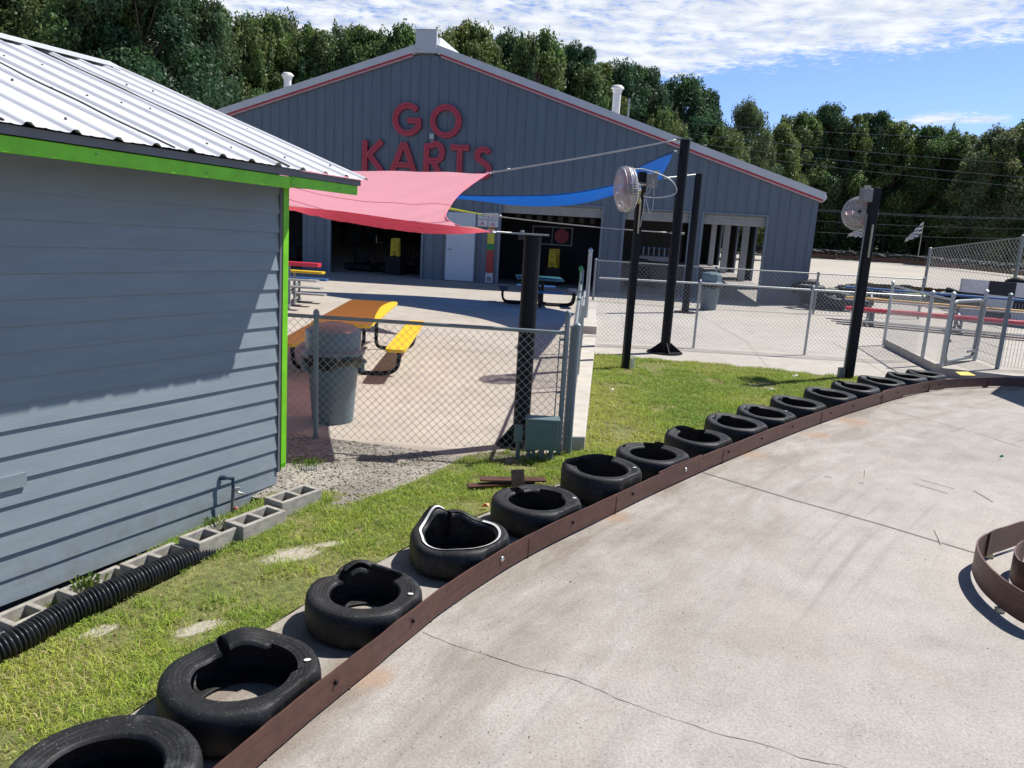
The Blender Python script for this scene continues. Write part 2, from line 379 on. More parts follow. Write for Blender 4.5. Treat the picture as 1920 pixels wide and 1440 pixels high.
def catmull(pts, n=10):
    pts = [Vector(p) for p in pts]; out = []
    for i in range(len(pts) - 1):
        a = pts[max(i - 1, 0)]; b = pts[i]; c = pts[i + 1]; d = pts[min(i + 2, len(pts) - 1)]
        for k in range(n):
            t = k / n; out.append(.5 * ((2 * b) + (c - a) * t + (2 * a - 5 * b + 4 * c - d) * t * t + (3 * b - a - 3 * c + d) * t ** 3))
    out.append(pts[-1]); return out
def npmesh(name, V, F, mat, parent=None, cols=None, kind=None, label=None, cat=None):
    me = bpy.data.meshes.new(name); nv = len(V); nf, k = F.shape
    me.vertices.add(nv); me.vertices.foreach_set('co', V.astype(np.float32).ravel())
    me.loops.add(nf * k); me.loops.foreach_set('vertex_index', F.astype(np.int32).ravel())
    me.polygons.add(nf); me.polygons.foreach_set('loop_start', np.arange(0, nf * k, k, dtype=np.int32)); me.polygons.foreach_set('loop_total', np.full(nf, k, dtype=np.int32))
    me.update(calc_edges=True); me.validate()
    if cols is not None:
        ca = me.color_attributes.new('Col', 'FLOAT_COLOR', 'POINT'); ca.data.foreach_set('color', np.c_[cols, np.ones(nv)].astype(np.float32).ravel())
    me.materials.append(M[mat] if isinstance(mat, str) else mat)
    o = bpy.data.objects.new(name, me); COL.objects.link(o); o.parent = parent
    return tagp(o, label, cat, None, kind)
def text(name, s, size, mat, parent, mw, extrude=.001, align='CENTER'):
    c = bpy.data.curves.new(name, 'FONT'); c.body = s; c.size = size; c.align_x = align; c.align_y = 'CENTER'; c.extrude = extrude
    c.materials.append(M[mat]); o = bpy.data.objects.new(name, c); COL.objects.link(o); o.parent = parent
    pw = Matrix.LocRotScale(parent.location, parent.rotation_euler, parent.scale) if parent else Matrix.Identity(4)
    q = parent.parent if parent else None
    while q is not None: pw = Matrix.LocRotScale(q.location, q.rotation_euler, q.scale) @ pw; q = q.parent
    o.matrix_local = pw.inverted() @ mw; bpy.context.view_layer.update()
    me = bpy.data.meshes.new_from_object(o); me.materials.clear(); me.materials.append(M[mat]); ml = o.matrix_local.copy(); bpy.data.objects.remove(o)
    o = bpy.data.objects.new(name, me); COL.objects.link(o); o.parent = parent; o.matrix_local = ml; return o
def inpoly(x, y, poly):
    c = np.zeros(len(x), bool); n = len(poly)
    for i in range(n):
        x1, y1 = poly[i][:2]; x2, y2 = poly[(i + 1) % n][:2]
        m = (y1 > y) != (y2 > y)
        with np.errstate(divide='ignore', invalid='ignore'): xi = (x2 - x1) * (y - y1) / (y2 - y1 + 1e-12) + x1
        c ^= m & (x < xi)
    return c

# ---------------------------------------------------------------- shed frame
DS = Vector(ray(1672, 496)).normalized(); DN = DS.cross(Vector((0, 0, 1))).normalized(); DW = DN.cross(DS)
SO = G(522, 905)
def SH(s, n, z): return SO + DS * s + DN * n + DW * z
# lawn dips towards the near part of the shed
def hz(x, y):
    v = np.array([x - SO.x, y - SO.y]); s = v[0] * DS.x + v[1] * DS.y; n = v[0] * DN.x + v[1] * DN.y
    return float(-.085 * min(max(-s, 0), 2.8) * min(max(1 - (n - .35) / 1.1, 0), 1))
def hza(x, y):
    vx = x - SO.x; vy = y - SO.y; s = vx * DS.x + vy * DS.y; n = vx * DN.x + vy * DN.y
    return -.085 * np.clip(-s, 0, 2.8) * np.clip(1 - (n - .35) / 1.1, 0, 1)

def GH(px, py, dz=0):
    z = 0
    for _ in range(8): p = G(px, py, z); z = hz(p.x, p.y) + dz
    return G(px, py, z)
# ---------------------------------------------------------------- ground surfaces
railpx = [(483, 1440), (602, 1336), (720, 1240), (836, 1144), (980, 1050), (1101, 989), (1240, 920), (1401, 848.5), (1540, 793.6), (1630, 764), (1701, 743), (1769, 730.5), (1860, 726), (1918, 727)]
rp = [G(-60, 1960), G(90, 1810), G(235, 1665), G(362, 1549)] + [G(*p) for p in railpx] + [Vector((9.6, 12.35, 0)), Vector((12, 12.2, 0)), Vector((15, 11.2, 0))]
RC = catmull(rp, 8)
for _ in range(6): RC = [RC[0]] + [(RC[i - 1] + RC[i] * 2 + RC[i + 1]) / 4 for i in range(1, len(RC) - 1)] + [RC[-1]]
def offs(C, d):
    out = []
    for i, p in enumerate(C):
        t = (C[min(i + 1, len(C) - 1)] - C[max(i - 1, 0)]).normalized(); out.append(p + Vector((-t.y, t.x, 0)) * d)
    return out
KL = offs(RC, .70)
kerbend = min(range(len(KL)), key=lambda i: (KL[i] - G(1720, 714)).length)
kerb = [KL[i] for i in range(0, kerbend + 1, 3)] + [G(1715, 716)]
lawn_top = [G(1560, 705), G(1430, 692), G(1300, 680), G(1200, 672), G(1112, 665)]
beamR = [G(1112, 662), G(1095, 847)]
gravel_edge = [G(1066, 852), G(1000, 852), G(960, 846), G(900, 848), G(850, 868), G(805, 893), G(760, 912), G(700, 932), G(645, 948), G(600, 955)]
shedline = [SH(.12, .62, 0), SH(-.2, .12, 0), SH(-1, .05, 0), SH(-2, .05, 0), SH(-3.2, .05, 0), SH(-5.2, .05, 0)]
LAWN = [(p.x, p.y) for p in kerb + lawn_top + beamR + gravel_edge + shedline] + [(-3.6, -1), (-1.8, -1)]
slab = [G(960, 868), G(540, 812)]
far_slab = slab[1] + (slab[1] - slab[0]) * 14
# base ground to the horizon
g = MB(); g.add([(-900, -300, -.4), (900, -300, -.4), (900, 1500, -.4), (-900, 1500, -.4)], [(0, 1, 2, 3)])
g.build('ground', 'farground', kind='structure')
# beam end / patio boundary
beamL = [G(1063, 848), Vector((1.55, 17.2, 0)), Vector((1.75, 26.5, 0))]
patio = [(p.x, p.y) for p in (far_slab, slab[1], slab[0], G(1040, 860), beamL[0], beamL[1], beamL[2])] + [(2.2, 70), (-40, 70)]
MB().poly(patio, -.25, 0).build('patio', 'patio', kind='structure')
walk = [(p.x, p.y) for p in [G(1063, 848), G(1095, 846), G(1112, 665)] + lawn_top[::-1][1:] + [G(1715, 716)]] + [(7.3, 13.0), (7.9, 16.2), (9.5, 17), (40, 17), (40, 29.5), (2.2, 29.5), (1.75, 26.6)] + [tuple(beamL[1][:2])]
MB().poly(walk, -.25, -.004).build('pavement', 'walk', kind='structure')
trk = [(p.x, p.y) for p in kerb[:-1]] + [(p.x, p.y) for p in KL[kerbend + 1::4]] + [(40, 8), (40, -12), (-2, -12)]
MB().poly(trk, -.25, -.002).build('kart_track', 'track', kind='structure')
# the far part of the circuit
ft = [(2.2, 29.5), (40, 29.5), (40, 8), (80, 8), (150, 60), (120, 104), (60, 105), (30, 104), (-10, 104), (-40, 80), (-40, 70.1), (2.2, 70.1)]
t_ = NT('far_track_concrete'); t_.base(t_.ramp(t_.noise(.12, 4), [(.3, (.36, .33, .29)), (.7, (.44, .40, .355))])); t_.b.inputs['Roughness'].default_value = .9
MB().poly(ft, -.3, -.01).build('far_track', t_.m, kind='structure')
# gravel
gv = [slab[1] + (slab[1] - slab[0]) * 1.0, slab[1], slab[0], G(1040, 860)] + gravel_edge[:] + [SH(.12, .62, 0), SH(-.3, .30, 0), SH(-.3, -.3, 0), SH(-.1, -2.4, 0)]
gvp = [(p.x, p.y) for p in gv]
def sheet(poly, step, zf, name, mat, kind, rough=0):
    xs = [p[0] for p in poly]; ys = [p[1] for p in poly]
    X, Y = np.meshgrid(np.arange(min(xs) - step, max(xs) + step * 2, step), np.arange(min(ys) - step, max(ys) + step * 2, step))
    nx = X.shape[1]; x = X.ravel(); y = Y.ravel(); ins = inpoly(x, y, poly)
    # rim: keep cells with any vertex inside
    F = []
    for j in range(X.shape[0] - 1):
        for i in range(nx - 1):
            a = j * nx + i; q = (a, a + 1, a + nx + 1, a + nx)
            if ins[q[0]] or ins[q[1]] or ins[q[2]] or ins[q[3]]: F.append(q)
    z = zf(x, y) + np.array([rough * mnoise.noise(Vector((a * 9, b * 9, 0))) for a, b in zip(x, y)])
    F = np.array(F); u, inv = np.unique(F, return_inverse=True)
    for k in u:
        if not ins[k]:
            p = np.array([x[k], y[k]]); best = None
            for i in range(len(poly)):
                a = np.array(poly[i][:2]); b = np.array(poly[(i + 1) % len(poly)][:2]); d = b - a; t = np.clip((p - a).dot(d) / (d.dot(d) + 1e-12), 0, 1); q = a + d * t; e = ((p - q) ** 2).sum()
                if best is None or e < best[0]: best = (e, q)
            x[k], y[k] = best[1]
    V = np.c_[x, y, z][u]
    return npmesh(name, V, inv.reshape(F.shape), mat, kind=kind)
gravel = sheet(gvp, .07, lambda x, y: hza(x, y) + .004, 'gravel_ground', 'gravel', 'structure', .010)
# ---- lawn soil and grass
lawn = sheet(LAWN, .08, lambda x, y: hza(x, y) + .004, 'lawn_ground', 'soil', 'structure', .012)
# bare sandy patches let into the lawn
patches = PATCH
def inpatch(x, y):
    k = np.zeros(len(x))
    for (q, a, b, th) in patches:
        p = G(*q, z=-.02); dx = x - p.x; dy = y - p.y; u = dx * math.cos(th) + dy * math.sin(th); v = -dx * math.sin(th) + dy * math.cos(th)
        k = np.maximum(k, 1.25 - np.sqrt((u / a) ** 2 + (v / b) ** 2))
    return np.clip(k, 0, 1)
def vnoise(x, y, s, seed):
    g_ = np.random.default_rng(seed).random((64, 64)); xi = x * s + 100; yi = y * s + 100
    x0 = np.floor(xi).astype(int); y0 = np.floor(yi).astype(int); fx = xi - x0; fy = yi - y0; fx = fx * fx * (3 - 2 * fx); fy = fy * fy * (3 - 2 * fy)
    A = lambda i, j: g_[(x0 + i) % 64, (y0 + j) % 64]
    return (A(0, 0) * (1 - fx) + A(1, 0) * fx) * (1 - fy) + (A(0, 1) * (1 - fx) + A(1, 1) * fx) * fy
xs = [p[0] for p in LAWN]; ys = [p[1] for p in LAWN]
def grass(n, xr, yr, hgt, wid, keepf):
    x = RNG.uniform(*xr, n); y = RNG.uniform(*yr, n); k = inpoly(x, y, LAWN); x = x[k]; y = y[k]
    n1 = vnoise(x, y, 1.6, 1); n2 = vnoise(x, y, 5, 2); n3 = vnoise(x, y, 14, 3); d = .5 * n1 + .3 * n2 + .2 * n3
    keep = RNG.random(len(x)) < np.clip((d - .25) * 4.8, .10, 1) * (1 - inpatch(x, y))
    keep &= keepf(x, y)
    x = x[keep]; y = y[keep]; d = d[keep]; n1 = n1[keep]; n2 = n2[keep]; n3 = n3[keep]; m = len(x)
    h = hgt * RNG.uniform(.45, 1.3, m) * (.6 + .8 * n2); w = wid * RNG.uniform(.6, 1.4, m); a = RNG.uniform(0, 2 * np.pi, m); le = RNG.uniform(.3, 1.9, m)
    z = hza(x, y) + .002; b = a + RNG.uniform(-1.3, 1.3, m)
    p0 = np.c_[x - np.sin(a) * w / 2, y + np.cos(a) * w / 2, z]; p1 = np.c_[x + np.sin(a) * w / 2, y - np.cos(a) * w / 2, z]
    mx = x + np.cos(b) * h * le * .3; my = y + np.sin(b) * h * le * .3; mz = z + h * .62
    p2 = np.c_[mx + np.sin(a) * w * .4, my - np.cos(a) * w * .4, mz]; p3 = np.c_[mx - np.sin(a) * w * .4, my + np.cos(a) * w * .4, mz]
    tx = x + np.cos(b) * h * le * .9; ty = y + np.sin(b) * h * le * .9; tz = z + h * np.clip(1.05 - le * .3, .45, 1)
    p4 = np.c_[tx, ty, tz]
    V = np.stack([p0, p1, p2, p3, p4], 1).reshape(-1, 3); i = np.arange(m) * 5
    F = np.concatenate([np.c_[i, i + 1, i + 2], np.c_[i, i + 2, i + 3], np.c_[i + 3, i + 2, i + 4]])
    n4 = vnoise(x, y, .9, 9); q = np.clip(.1 + 1.0 * (n4 - .25) + .35 * n3 + RNG.normal(0, .2, m), 0, 1)[:, None]
    lush = np.array([.18, .33, .045]); yel = np.array([.46, .52, .085]); dry = np.array([.55, .48, .24])
    c = lush * (1 - q) + yel * q; dr = (RNG.random(m) < .10 + .25 * np.clip((n4 - .5) * 4, 0, 1) + .3 * (d < .38))[:, None]; c = np.where(dr, dry * RNG.uniform(.6, 1.1, (m, 1)), c)
    c = c * RNG.uniform(.75, 1.25, (m, 1)); return V, F, np.repeat(c, 5, 0)
parts = [grass(330000, (-3.7, 1.7), (1.6, 7.6), .036, .0042, lambda x, y: y < 7.4),
         grass(330000, (.2, 7), (6.0, 14), .045, .0062, lambda x, y: (y >= 6.2))]
off = 0; VV = []; FF = []; CC = []
for V, F, c in parts: VV.append(V); FF.append(F + off); CC.append(c); off += len(V)
npmesh('grass', np.concatenate(VV), np.concatenate(FF), 'blade', cols=np.concatenate(CC), kind='stuff', label='short patchy green and yellow grass between the shed and the tyre row', cat='grass')
# weeds by the green corner post, on the gravel and in the blocks
def tuft(name, c, n, h, label):
    V = []; F = []; C = []
    for i in range(n):
        a = random.uniform(0, 6.28); r = random.uniform(0, .06) * n / 40; hh = h * random.uniform(.5, 1.2); le = random.uniform(.3, 1.1)
        x = c[0] + r * math.cos(a); y = c[1] + r * math.sin(a); w = .0018; b = random.uniform(0, 6.28); k = len(V); hh *= .8; le *= .6
        V += [(x - math.sin(b) * w, y + math.cos(b) * w, c[2]), (x + math.sin(b) * w, y - math.cos(b) * w, c[2]), (x + math.cos(b) * hh * le * .5, y + math.sin(b) * hh * le * .5, c[2] + hh * .8), (x + math.cos(b) * hh * le, y + math.sin(b) * hh * le, c[2] + hh * .8)]
        F.append((k, k + 1, k + 3, k + 2)); C += [np.array([.16, .25, .05]) * random.uniform(.6, 1.3)] * 4
    o = npmesh(name, np.array(V), np.array(F), 'blade', cols=np.array(C)); return tagp(o, label, 'weed')
tuft('weed_tuft', G(580, 873), 90, .09, 'green weed tuft on the gravel just right of the green corner board')
tuft('weed_tuft', G(755, 872), 40, .04, 'small flat weed tuft in the middle of the gravel patch')
tuft('weed_tuft', G(400, 985, .03), 60, .07, 'weeds sprouting at the foot of the water tap')
tuft('weed_tuft', G(165, 1100, -.07), 60, .09, 'weeds sprouting from a concrete block behind the black drain pipe')
# loose stones on the gravel
def stones(n, poly, smin, smax, cols):
    xs_ = [p[0] for p in poly]; ys_ = [p[1] for p in poly]; x = RNG.uniform(min(xs_), max(xs_), n * 3); y = RNG.uniform(min(ys_), max(ys_), n * 3)
    k = inpoly(x, y, poly); x = x[k][:n]; y = y[k][:n]; m = len(x); s = RNG.uniform(smin, smax, m) * RNG.random(m) ** .5
    base = np.array([(1, 0, 0), (0, 1, 0), (-1, 0, 0), (0, -1, 0), (0, 0, .7), (0, 0, -.5)]); V = base[None] * s[:, None, None] * RNG.uniform(.6, 1.4, (m, 6, 1))
    a = RNG.uniform(0, 6.28, m); ca, sa = np.cos(a)[:, None], np.sin(a)[:, None]; V = np.stack([V[..., 0] * ca - V[..., 1] * sa, V[..., 0] * sa + V[..., 1] * ca, V[..., 2]], -1)
    V += np.stack([x, y, hza(x, y) + .008], -1)[:, None]; F = np.array([(0, 1, 4), (1, 2, 4), (2, 3, 4), (3, 0, 4), (1, 0, 5), (2, 1, 5), (3, 2, 5), (0, 3, 5)])
    F = (F[None] + (np.arange(m) * 6)[:, None, None]).reshape(-1, 3); c = np.array(cols)[RNG.integers(0, len(cols), m)] * RNG.uniform(.6, 1.2, (m, 1))
    return V.reshape(-1, 3), F, np.repeat(c, 6, 0)
V, F, c = stones(7000, gvp, .003, .014, [(.4, .37, .32), (.5, .47, .42), (.2, .17, .13), (.3, .28, .25)])
M['stone'] = attr_mat('loose_stone', rough=.9, trans=0)
npmesh('gravel', V, F, 'stone', cols=c, kind='stuff', label='loose grey gravel and grit in front of the chain-link fence', cat='gravel')

band_ = [(p.x, p.y) for p in offs(RC, -.02)[18:96:3]] + [(p.x, p.y) for p in offs(RC, -.55)[18:96:3]][::-1]
V1, F1, c1 = stones(700, band_, .0015, .005, [(.12, .09, .07), (.3, .26, .2), (.06, .05, .045)])
V2, F2, c2 = stones(1500, [(-.6, 2.0), (.6, 4.8), (3, 8), (6, 10.5), (12, 10), (10, 3), (4, 1)], .0012, .0048, [(.1, .08, .07), (.25, .22, .18), (.55, .52, .46)])
V1[:, 2] -= .006; V2[:, 2] -= .006
npmesh('track_grit', np.concatenate([V1, V2]), np.concatenate([F1, F2 + len(V1)]), 'stone', cols=np.concatenate([c1, c2]), kind='stuff', label='scattered grit and rubber crumbs on the track', cat='grit')
def litter_leaves(n):
    x = RNG.uniform(-3.4, 6.5, n); y = RNG.uniform(1.8, 13, n); k = inpoly(x, y, LAWN); x = x[k]; y = y[k]; m = len(x); a = RNG.uniform(0, 6.28, m); s_ = RNG.uniform(.008, .022, m); z = hza(x, y) + RNG.uniform(.015, .04, m)
    P_ = np.stack([np.c_[x + np.cos(a) * s_, y + np.sin(a) * s_, z], np.c_[x - np.sin(a) * s_ * .5, y + np.cos(a) * s_ * .5, z + .006], np.c_[x - np.cos(a) * s_, y - np.sin(a) * s_, z + .003], np.c_[x + np.sin(a) * s_ * .5, y - np.cos(a) * s_ * .5, z - .003]], 1)
    c = np.array([(.30, .2, .1), (.4, .33, .18), (.17, .11, .06)])[RNG.integers(0, 3, m)]; npmesh('dead_leaves', P_.reshape(-1, 3), np.arange(m * 4).reshape(-1, 4), 'blade', cols=np.repeat(c, 4, 0), kind='stuff', label='dead brown leaf bits scattered over the lawn', cat='leaves')
litter_leaves(900)
# joints, cracks and marks on the slabs
def strip(name, pts, w, mat, z=.003, kind='structure', jitter=0, parent=None):
    pts = [Vector(p) for p in pts]
    if jitter:
        q = []
        for i in range(len(pts) - 1):
            k = max(2, int((pts[i + 1] - pts[i]).length / .05))
            for j in range(k): q.append(pts[i].lerp(pts[i + 1], j / k))
        q.append(pts[-1]); pts = [p + Vector((mnoise.noise(p * 4) * jitter + mnoise.noise(p * 19) * jitter * .5, mnoise.noise(p * 4 + Vector((9, 9, 9))) * jitter + mnoise.noise(p * 27) * jitter * .35, 0)) for p in q]
    V = []; F = []
    for i, p in enumerate(pts):
        t = (pts[min(i + 1, len(pts) - 1)] - pts[max(i - 1, 0)]); t.z = 0; t.normalize(); n = Vector((-t.y, t.x, 0)) * w / 2
        if jitter: n *= .5 + abs(mnoise.noise(p * 31)) * 2
        V += [(p.x + n.x, p.y + n.y, z), (p.x - n.x, p.y - n.y, z)]
    F = [(2 * i + 1, 2 * i + 3, 2 * i + 2, 2 * i) for i in range(len(pts) - 1)]
    m = MB(); m.add(V, F); return m.build(name, mat, parent, kind=kind)
strip('expansion_joint', [G(1318, 886), G(1480, 935), G(1650, 983), G(1845, 1042)], .011, 'joint')
strip('track_crack', [G(1645, 764), G(1760, 792), G(1850, 818), G(1925, 842)], .006, 'joint', -.0005, jitter=.03)
strip('track_crack', [G(790, 1185), G(860, 1213), G(960, 1243), G(1080, 1278), G(1140, 1300), G(1230, 1333), G(1330, 1370), G(1440, 1400), G(1600, 1446)], .0028, 'joint', -.0005, jitter=.035)
for a, b in (((1712, 906), (1778, 926)), ((1725, 899), (1790, 917)), ((1826, 920), (1862, 942))): strip('skid_mark', [G(*a), G(*b)], .007, 'joint')
for pts in ([(780, 585), (960, 603)], [(660, 745), (1000, 765)], [(560, 563), (720, 600), (900, 645), (1000, 672)]): strip('patio_joint', [G(*p) for p in pts], .012, M['block'], .003)
for pts in ([(1120, 690), (1100, 560)], [(1195, 640), (1300, 655), (1500, 672), (1700, 695)], [(1300, 585), (1400, 640), (1440, 688)], [(1560, 640), (1660, 700)], [(1160, 563), (1180, 660)]): strip('pavement_joint', [G(*p) for p in pts], .014, M['block'], .0)
for i, (a, b) in enumerate((((1622, 880), (1621, 893)), ((1764, 1020), (1752, 993)), ((1545, 893), (1560, 895)), ((1610, 905), (1620, 906)))):
    pa, pb = G(*a, .006), G(*b, .006); m = MB(); m.tube([pa, (pa + pb) / 2 + Vector((.004, .002, .001)), pb], .0028, 5)
    m.build('twig', 'twig', label=['short pale stick lying in the middle of the track', 'pale stick lying across the dark track joint', 'tiny sliver of wood on the track beyond the joint', 'thin splinter on the track left of the skid marks'][i], cat='stick')
# litter scraps
for q, s, mt, lb in (((1445, 734), .035, 'signwhite', 'white paper scrap on the lawn behind the tyre row'), ((1490, 708), .05, 'signwhite', 'larger white scrap on the lawn by the fan post shadow'), ((1146, 735), .03, 'signwhite', 'small pale scrap on the lawn beside the concrete beam'), ((1877, 861), .022, 'signgreen', 'tiny green bottle cap on the track'), ((910, 955), .03, 'orange', 'orange scrap in the grass by the tyre row')):
    p = G(*q); m = MB(); m.add([p + Vector((-s, -s * .4, .02)), p + Vector((s * .8, -s * .5, .03)), p + Vector((s, s * .5, .045)), p + Vector((-s * .7, s * .6, .03)), p + Vector((0, 0, .05))], [(0, 1, 4), (1, 2, 4), (2, 3, 4), (3, 0, 4), (3, 2, 1, 0)])
    m.build('scrap', mt, label=lb, cat='litter')

# ---------------------------------------------------------------- shed
shed = T('shed', 'blue-grey clapboard shed with lime green trim and white ribbed metal roof', 'shed', SO)
def shbox(m, s0, s1, n0, n1, z0, z1):
    m.hexa([SH(s0, n0, z0), SH(s1, n0, z0), SH(s1, n1, z0), SH(s0, n1, z0), SH(s0, n0, z1), SH(s1, n0, z1), SH(s1, n1, z1), SH(s0, n1, z1)])
E_ = .1412; S0 = -5.2; m = MB()
for i in range(-1, 17):
    z = .004 + i * E_; t = .019; z1 = z + E_ + .012
    off_b = 0 if i >= 1 else -.004
    ends = (S0, -.035)
    if i == -1: ends = (S0, -.12)
    a = []
    segs = 14
    for k in range(segs + 1):
        s = ends[0] + (ends[1] - ends[0]) * k / segs; wv = .0022 * mnoise.noise(Vector((s * 1.7, i * 3.1, 0))); lift = .004 * mnoise.noise(Vector((s * .9, i * 7.7, 4)))
        a.append((SH(s, t + off_b + wv, z + lift), SH(s, .003, z1), SH(s, -.02, z1), SH(s, -.02, z + lift)))
    for k in range(segs):
        p, q = a[k], a[k + 1]; kk = len(m.v)
        m.v += [tuple(v) for v in p + q]; m.f += [(kk, kk + 4, kk + 5, kk + 1), (kk + 3, kk + 7, kk + 4, kk), (kk + 1, kk + 5, kk + 6, kk + 2)]
    m.f += [(len(m.v) - 1, len(m.v) - 2, len(m.v) - 3, len(m.v) - 4)]
m.build('siding', 'siding', shed)
m = MB(); shbox(m, S0, .0, -.03, -.021, -.12, 2.5); shbox(m, -.004, .004, -4.35, -.03, .0, 2.45); shbox(m, S0, S0 + .01, -4.35, -.03, 0, 2.45); shbox(m, S0, 0, -4.36, -4.35, 0, 2.45); m.build('wall', 'siding', shed)
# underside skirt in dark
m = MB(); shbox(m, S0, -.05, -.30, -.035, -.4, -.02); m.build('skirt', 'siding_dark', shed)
m = MB(); shbox(m, -.035, -.008, -.02, .024, .10, 2.4); m.build('corner_strip', 'fascia_gray', shed)
m = MB(); shbox(m, -.006, .052, -.09, .03, .16, 2.36)
for k in range(6): shbox(m, -.004 + k * .009, .003 + k * .009, -.03 + .0005 * k, .0295, .16 - random.uniform(.0, .05), .162)
m.build('corner_board', 'green', shed, bevel=.003)
EO = .53
m = MB(); shbox(m, S0 - .2, -.49, EO - .03, EO, 2.282, 2.358); m.build('fascia', 'green', shed, bevel=.003)
m = MB(); shbox(m, -.487, .225, EO - .03, EO + .002, 2.295, 2.362); m.build('fascia', 'green', shed, bevel=.003)
m = MB(); shbox(m, S0 - .2, .245, EO - .03, EO + .014, 2.3635, 2.405); m.build('drip_edge', 'fascia_gray', shed)
m = MB(); shbox(m, S0 - .2, .225, -.02, EO - .031, 2.325, 2.335); m.build('soffit', 'fascia_gray', shed)
m = MB()
for s, z in ((-1.9, 2.33), (-1.2, 2.31), (-.47, 2.345), (-.47, 2.31), (-.2, 2.32), (.02, 2.33), (.16, 2.345), (.18, 2.31)): m = MB(); m.tube([SH(s, EO - .001, z), SH(s, EO + .005, z)], .004, 6); m.build('nail', 'fascia_gray', shed)
# roof: ribbed sheets, both slopes
SL = .326; RW = 2.63
def roof_z(n, zb): return zb + (EO + .05 - n) * SL
ribp = .229; rib = []
s = .28
def prof(s_):
    u = ((.28 - .03 - s_) / ribp) % 1.0; d = min(u, 1 - u) * ribp
    h = .019 if d < .012 else (.019 * (1 - (d - .012) / .018) if d < .03 else 0)
    for c in (.35, .65):
        dd = abs(u - c) * ribp
        if dd < .012: h += .0035 * (1 - dd / .012)
    return h
ss = [.28 - k * .0095 for k in range(int((5.9) / .0095))]
for side in (0, 1):
    m = MB(); ns = [EO + .055, EO - .3, EO - .9, EO - 1.5, EO - 2.1, EO - RW] if side == 0 else [EO - RW, EO - 2 * RW - .05]
    V = []; nn = len(ns)
    for s_ in ss:
        h = prof(s_); sheetn = int((.28 - s_) / (ribp * 4)); lap = .0035 * (sheetn % 2)
        for j, n_ in enumerate(ns):
            zz = (2.408 + (ns[0] - n_) * SL) if side == 0 else (2.408 + (EO + .055 - (EO - RW)) * SL - ((EO - RW) - n_) * SL)
            wob = .006 * mnoise.noise(Vector((s_ * 1.1, n_ * 1.3, 2))) + (.004 * mnoise.noise(Vector((s_ * 7, 5, 2))) if j == 0 else 0)
            V.append(SH(s_, n_, zz + h + wob + lap))
    F = []
    for i in range(len(ss) - 1):
        for j in range(nn - 1): F.append((i * nn + j, (i + 1) * nn + j, (i + 1) * nn + j + 1, i * nn + j + 1))
    m.add(V, F); m.build('roof', 'roof', shed)
roofo = [o for o in kids(shed) if o.name.startswith('roof')]
zr = 2.408 + (RW + .055) * SL
m = MB()
for s0, s1 in ((S0 - .2, -2.55), (-2.56, -.0 + .18)):
    a = .17
    for sg in (1, -1):
        m.hexa([SH(s0, EO - RW + sg * a, zr - a * SL + .026), SH(s1, EO - RW + sg * a, zr - a * SL + .026), SH(s1, EO - RW, zr + .034), SH(s0, EO - RW, zr + .034),
                SH(s0, EO - RW + sg * a, zr - a * SL + .03), SH(s1, EO - RW + sg * a, zr - a * SL + .03), SH(s1, EO - RW, zr + .04), SH(s0, EO - RW, zr + .04)])
m.build('ridge_cap', 'trim', shed)
m = MB()   # dark sealant at the lapped sheets
for k in (0, 1, 2, 3):
    s_ = .28 - .03 - ribp * (4 * k + 3.5) + .085 * 0; pts = []
    for j in range(18):
        n_ = EO + .04 - j * (RW / 17) * .985; w_ = .012 * math.sin(j * 1.3 + k); pts.append(SH(s_ + w_, n_, 2.408 + (EO + .055 - n_) * SL + .006))
    m.tube(pts, .0065, 5)
m.build('lap_seam', 'sealant', shed)
m = MB()
for n_ in (.32, -.45, -1.25, -2.0):
    for k in range(0, 25):
        if random.random() < .5: continue
        s_ = .28 - .03 - ribp * (k + .5) + random.uniform(-.03, .03); z_ = 2.408 + (EO + .055 - n_) * SL
        m = MB(); m.tube([SH(s_, n_, z_), SH(s_, n_ + .002, z_ + .012)], .007, 6); m.build('roof_screw', 'screw', shed)
m = MB(); m.tube([SH(.055, -.02, 2.33), SH(.058, -.01, 2.28), SH(.056, 0, 2.22), SH(.054, .0, 2.18), SH(.052, .005, 2.1)], .006, 6); m.build('cable', 'black', shed)
m = MB(); shbox(m, -2.3, -2.02, .018, .03, .52, .60); m.build('patch_board', 'siding', shed)
# water tap
tap = T('water_tap', 'old outdoor tap with blue fitting on the shed wall', 'tap', SH(-.55, .08, .0))
tz = -.08
m = MB(); m.tube([SH(-.62, .018, .205), SH(-.60, .05, .205)], .019, 8); m.tube([SH(-.605, .045, .205), SH(-.565, .085, .198)], .013, 8); m.tube([SH(-.565, .085, .208), SH(-.565, .088, .125)], .0125, 8); m.build('elbow_pipe', P('dark_fitting', (.03, .06, .1), .4), tap, smooth=2)
m = MB(); m.tube([SH(-.565, .088, .125), SH(-.575, .09, .02), SH(-.58, .09, tz - .1)], .013, 8); m.build('riser', 'copper', tap, smooth=2)
m = MB(); m.tube([SH(-.565, .09, .11), SH(-.53, .12, .085), SH(-.50, .13, .07)], .008, 8); m.tube([SH(-.555, .1, .12), SH(-.535, .12, .12)], .012, 8); m.build('spout', 'chrome', tap, smooth=2)
m = MB(); m.rev([(.0, .014), (.013, .012), (.017, 0), (.013, -.012), (0, -.014)], SH(-.56, .11, -.03), 12); m.build('red_handle', P('faded_red', (.35, .09, .08), .5), tap, smooth=True)
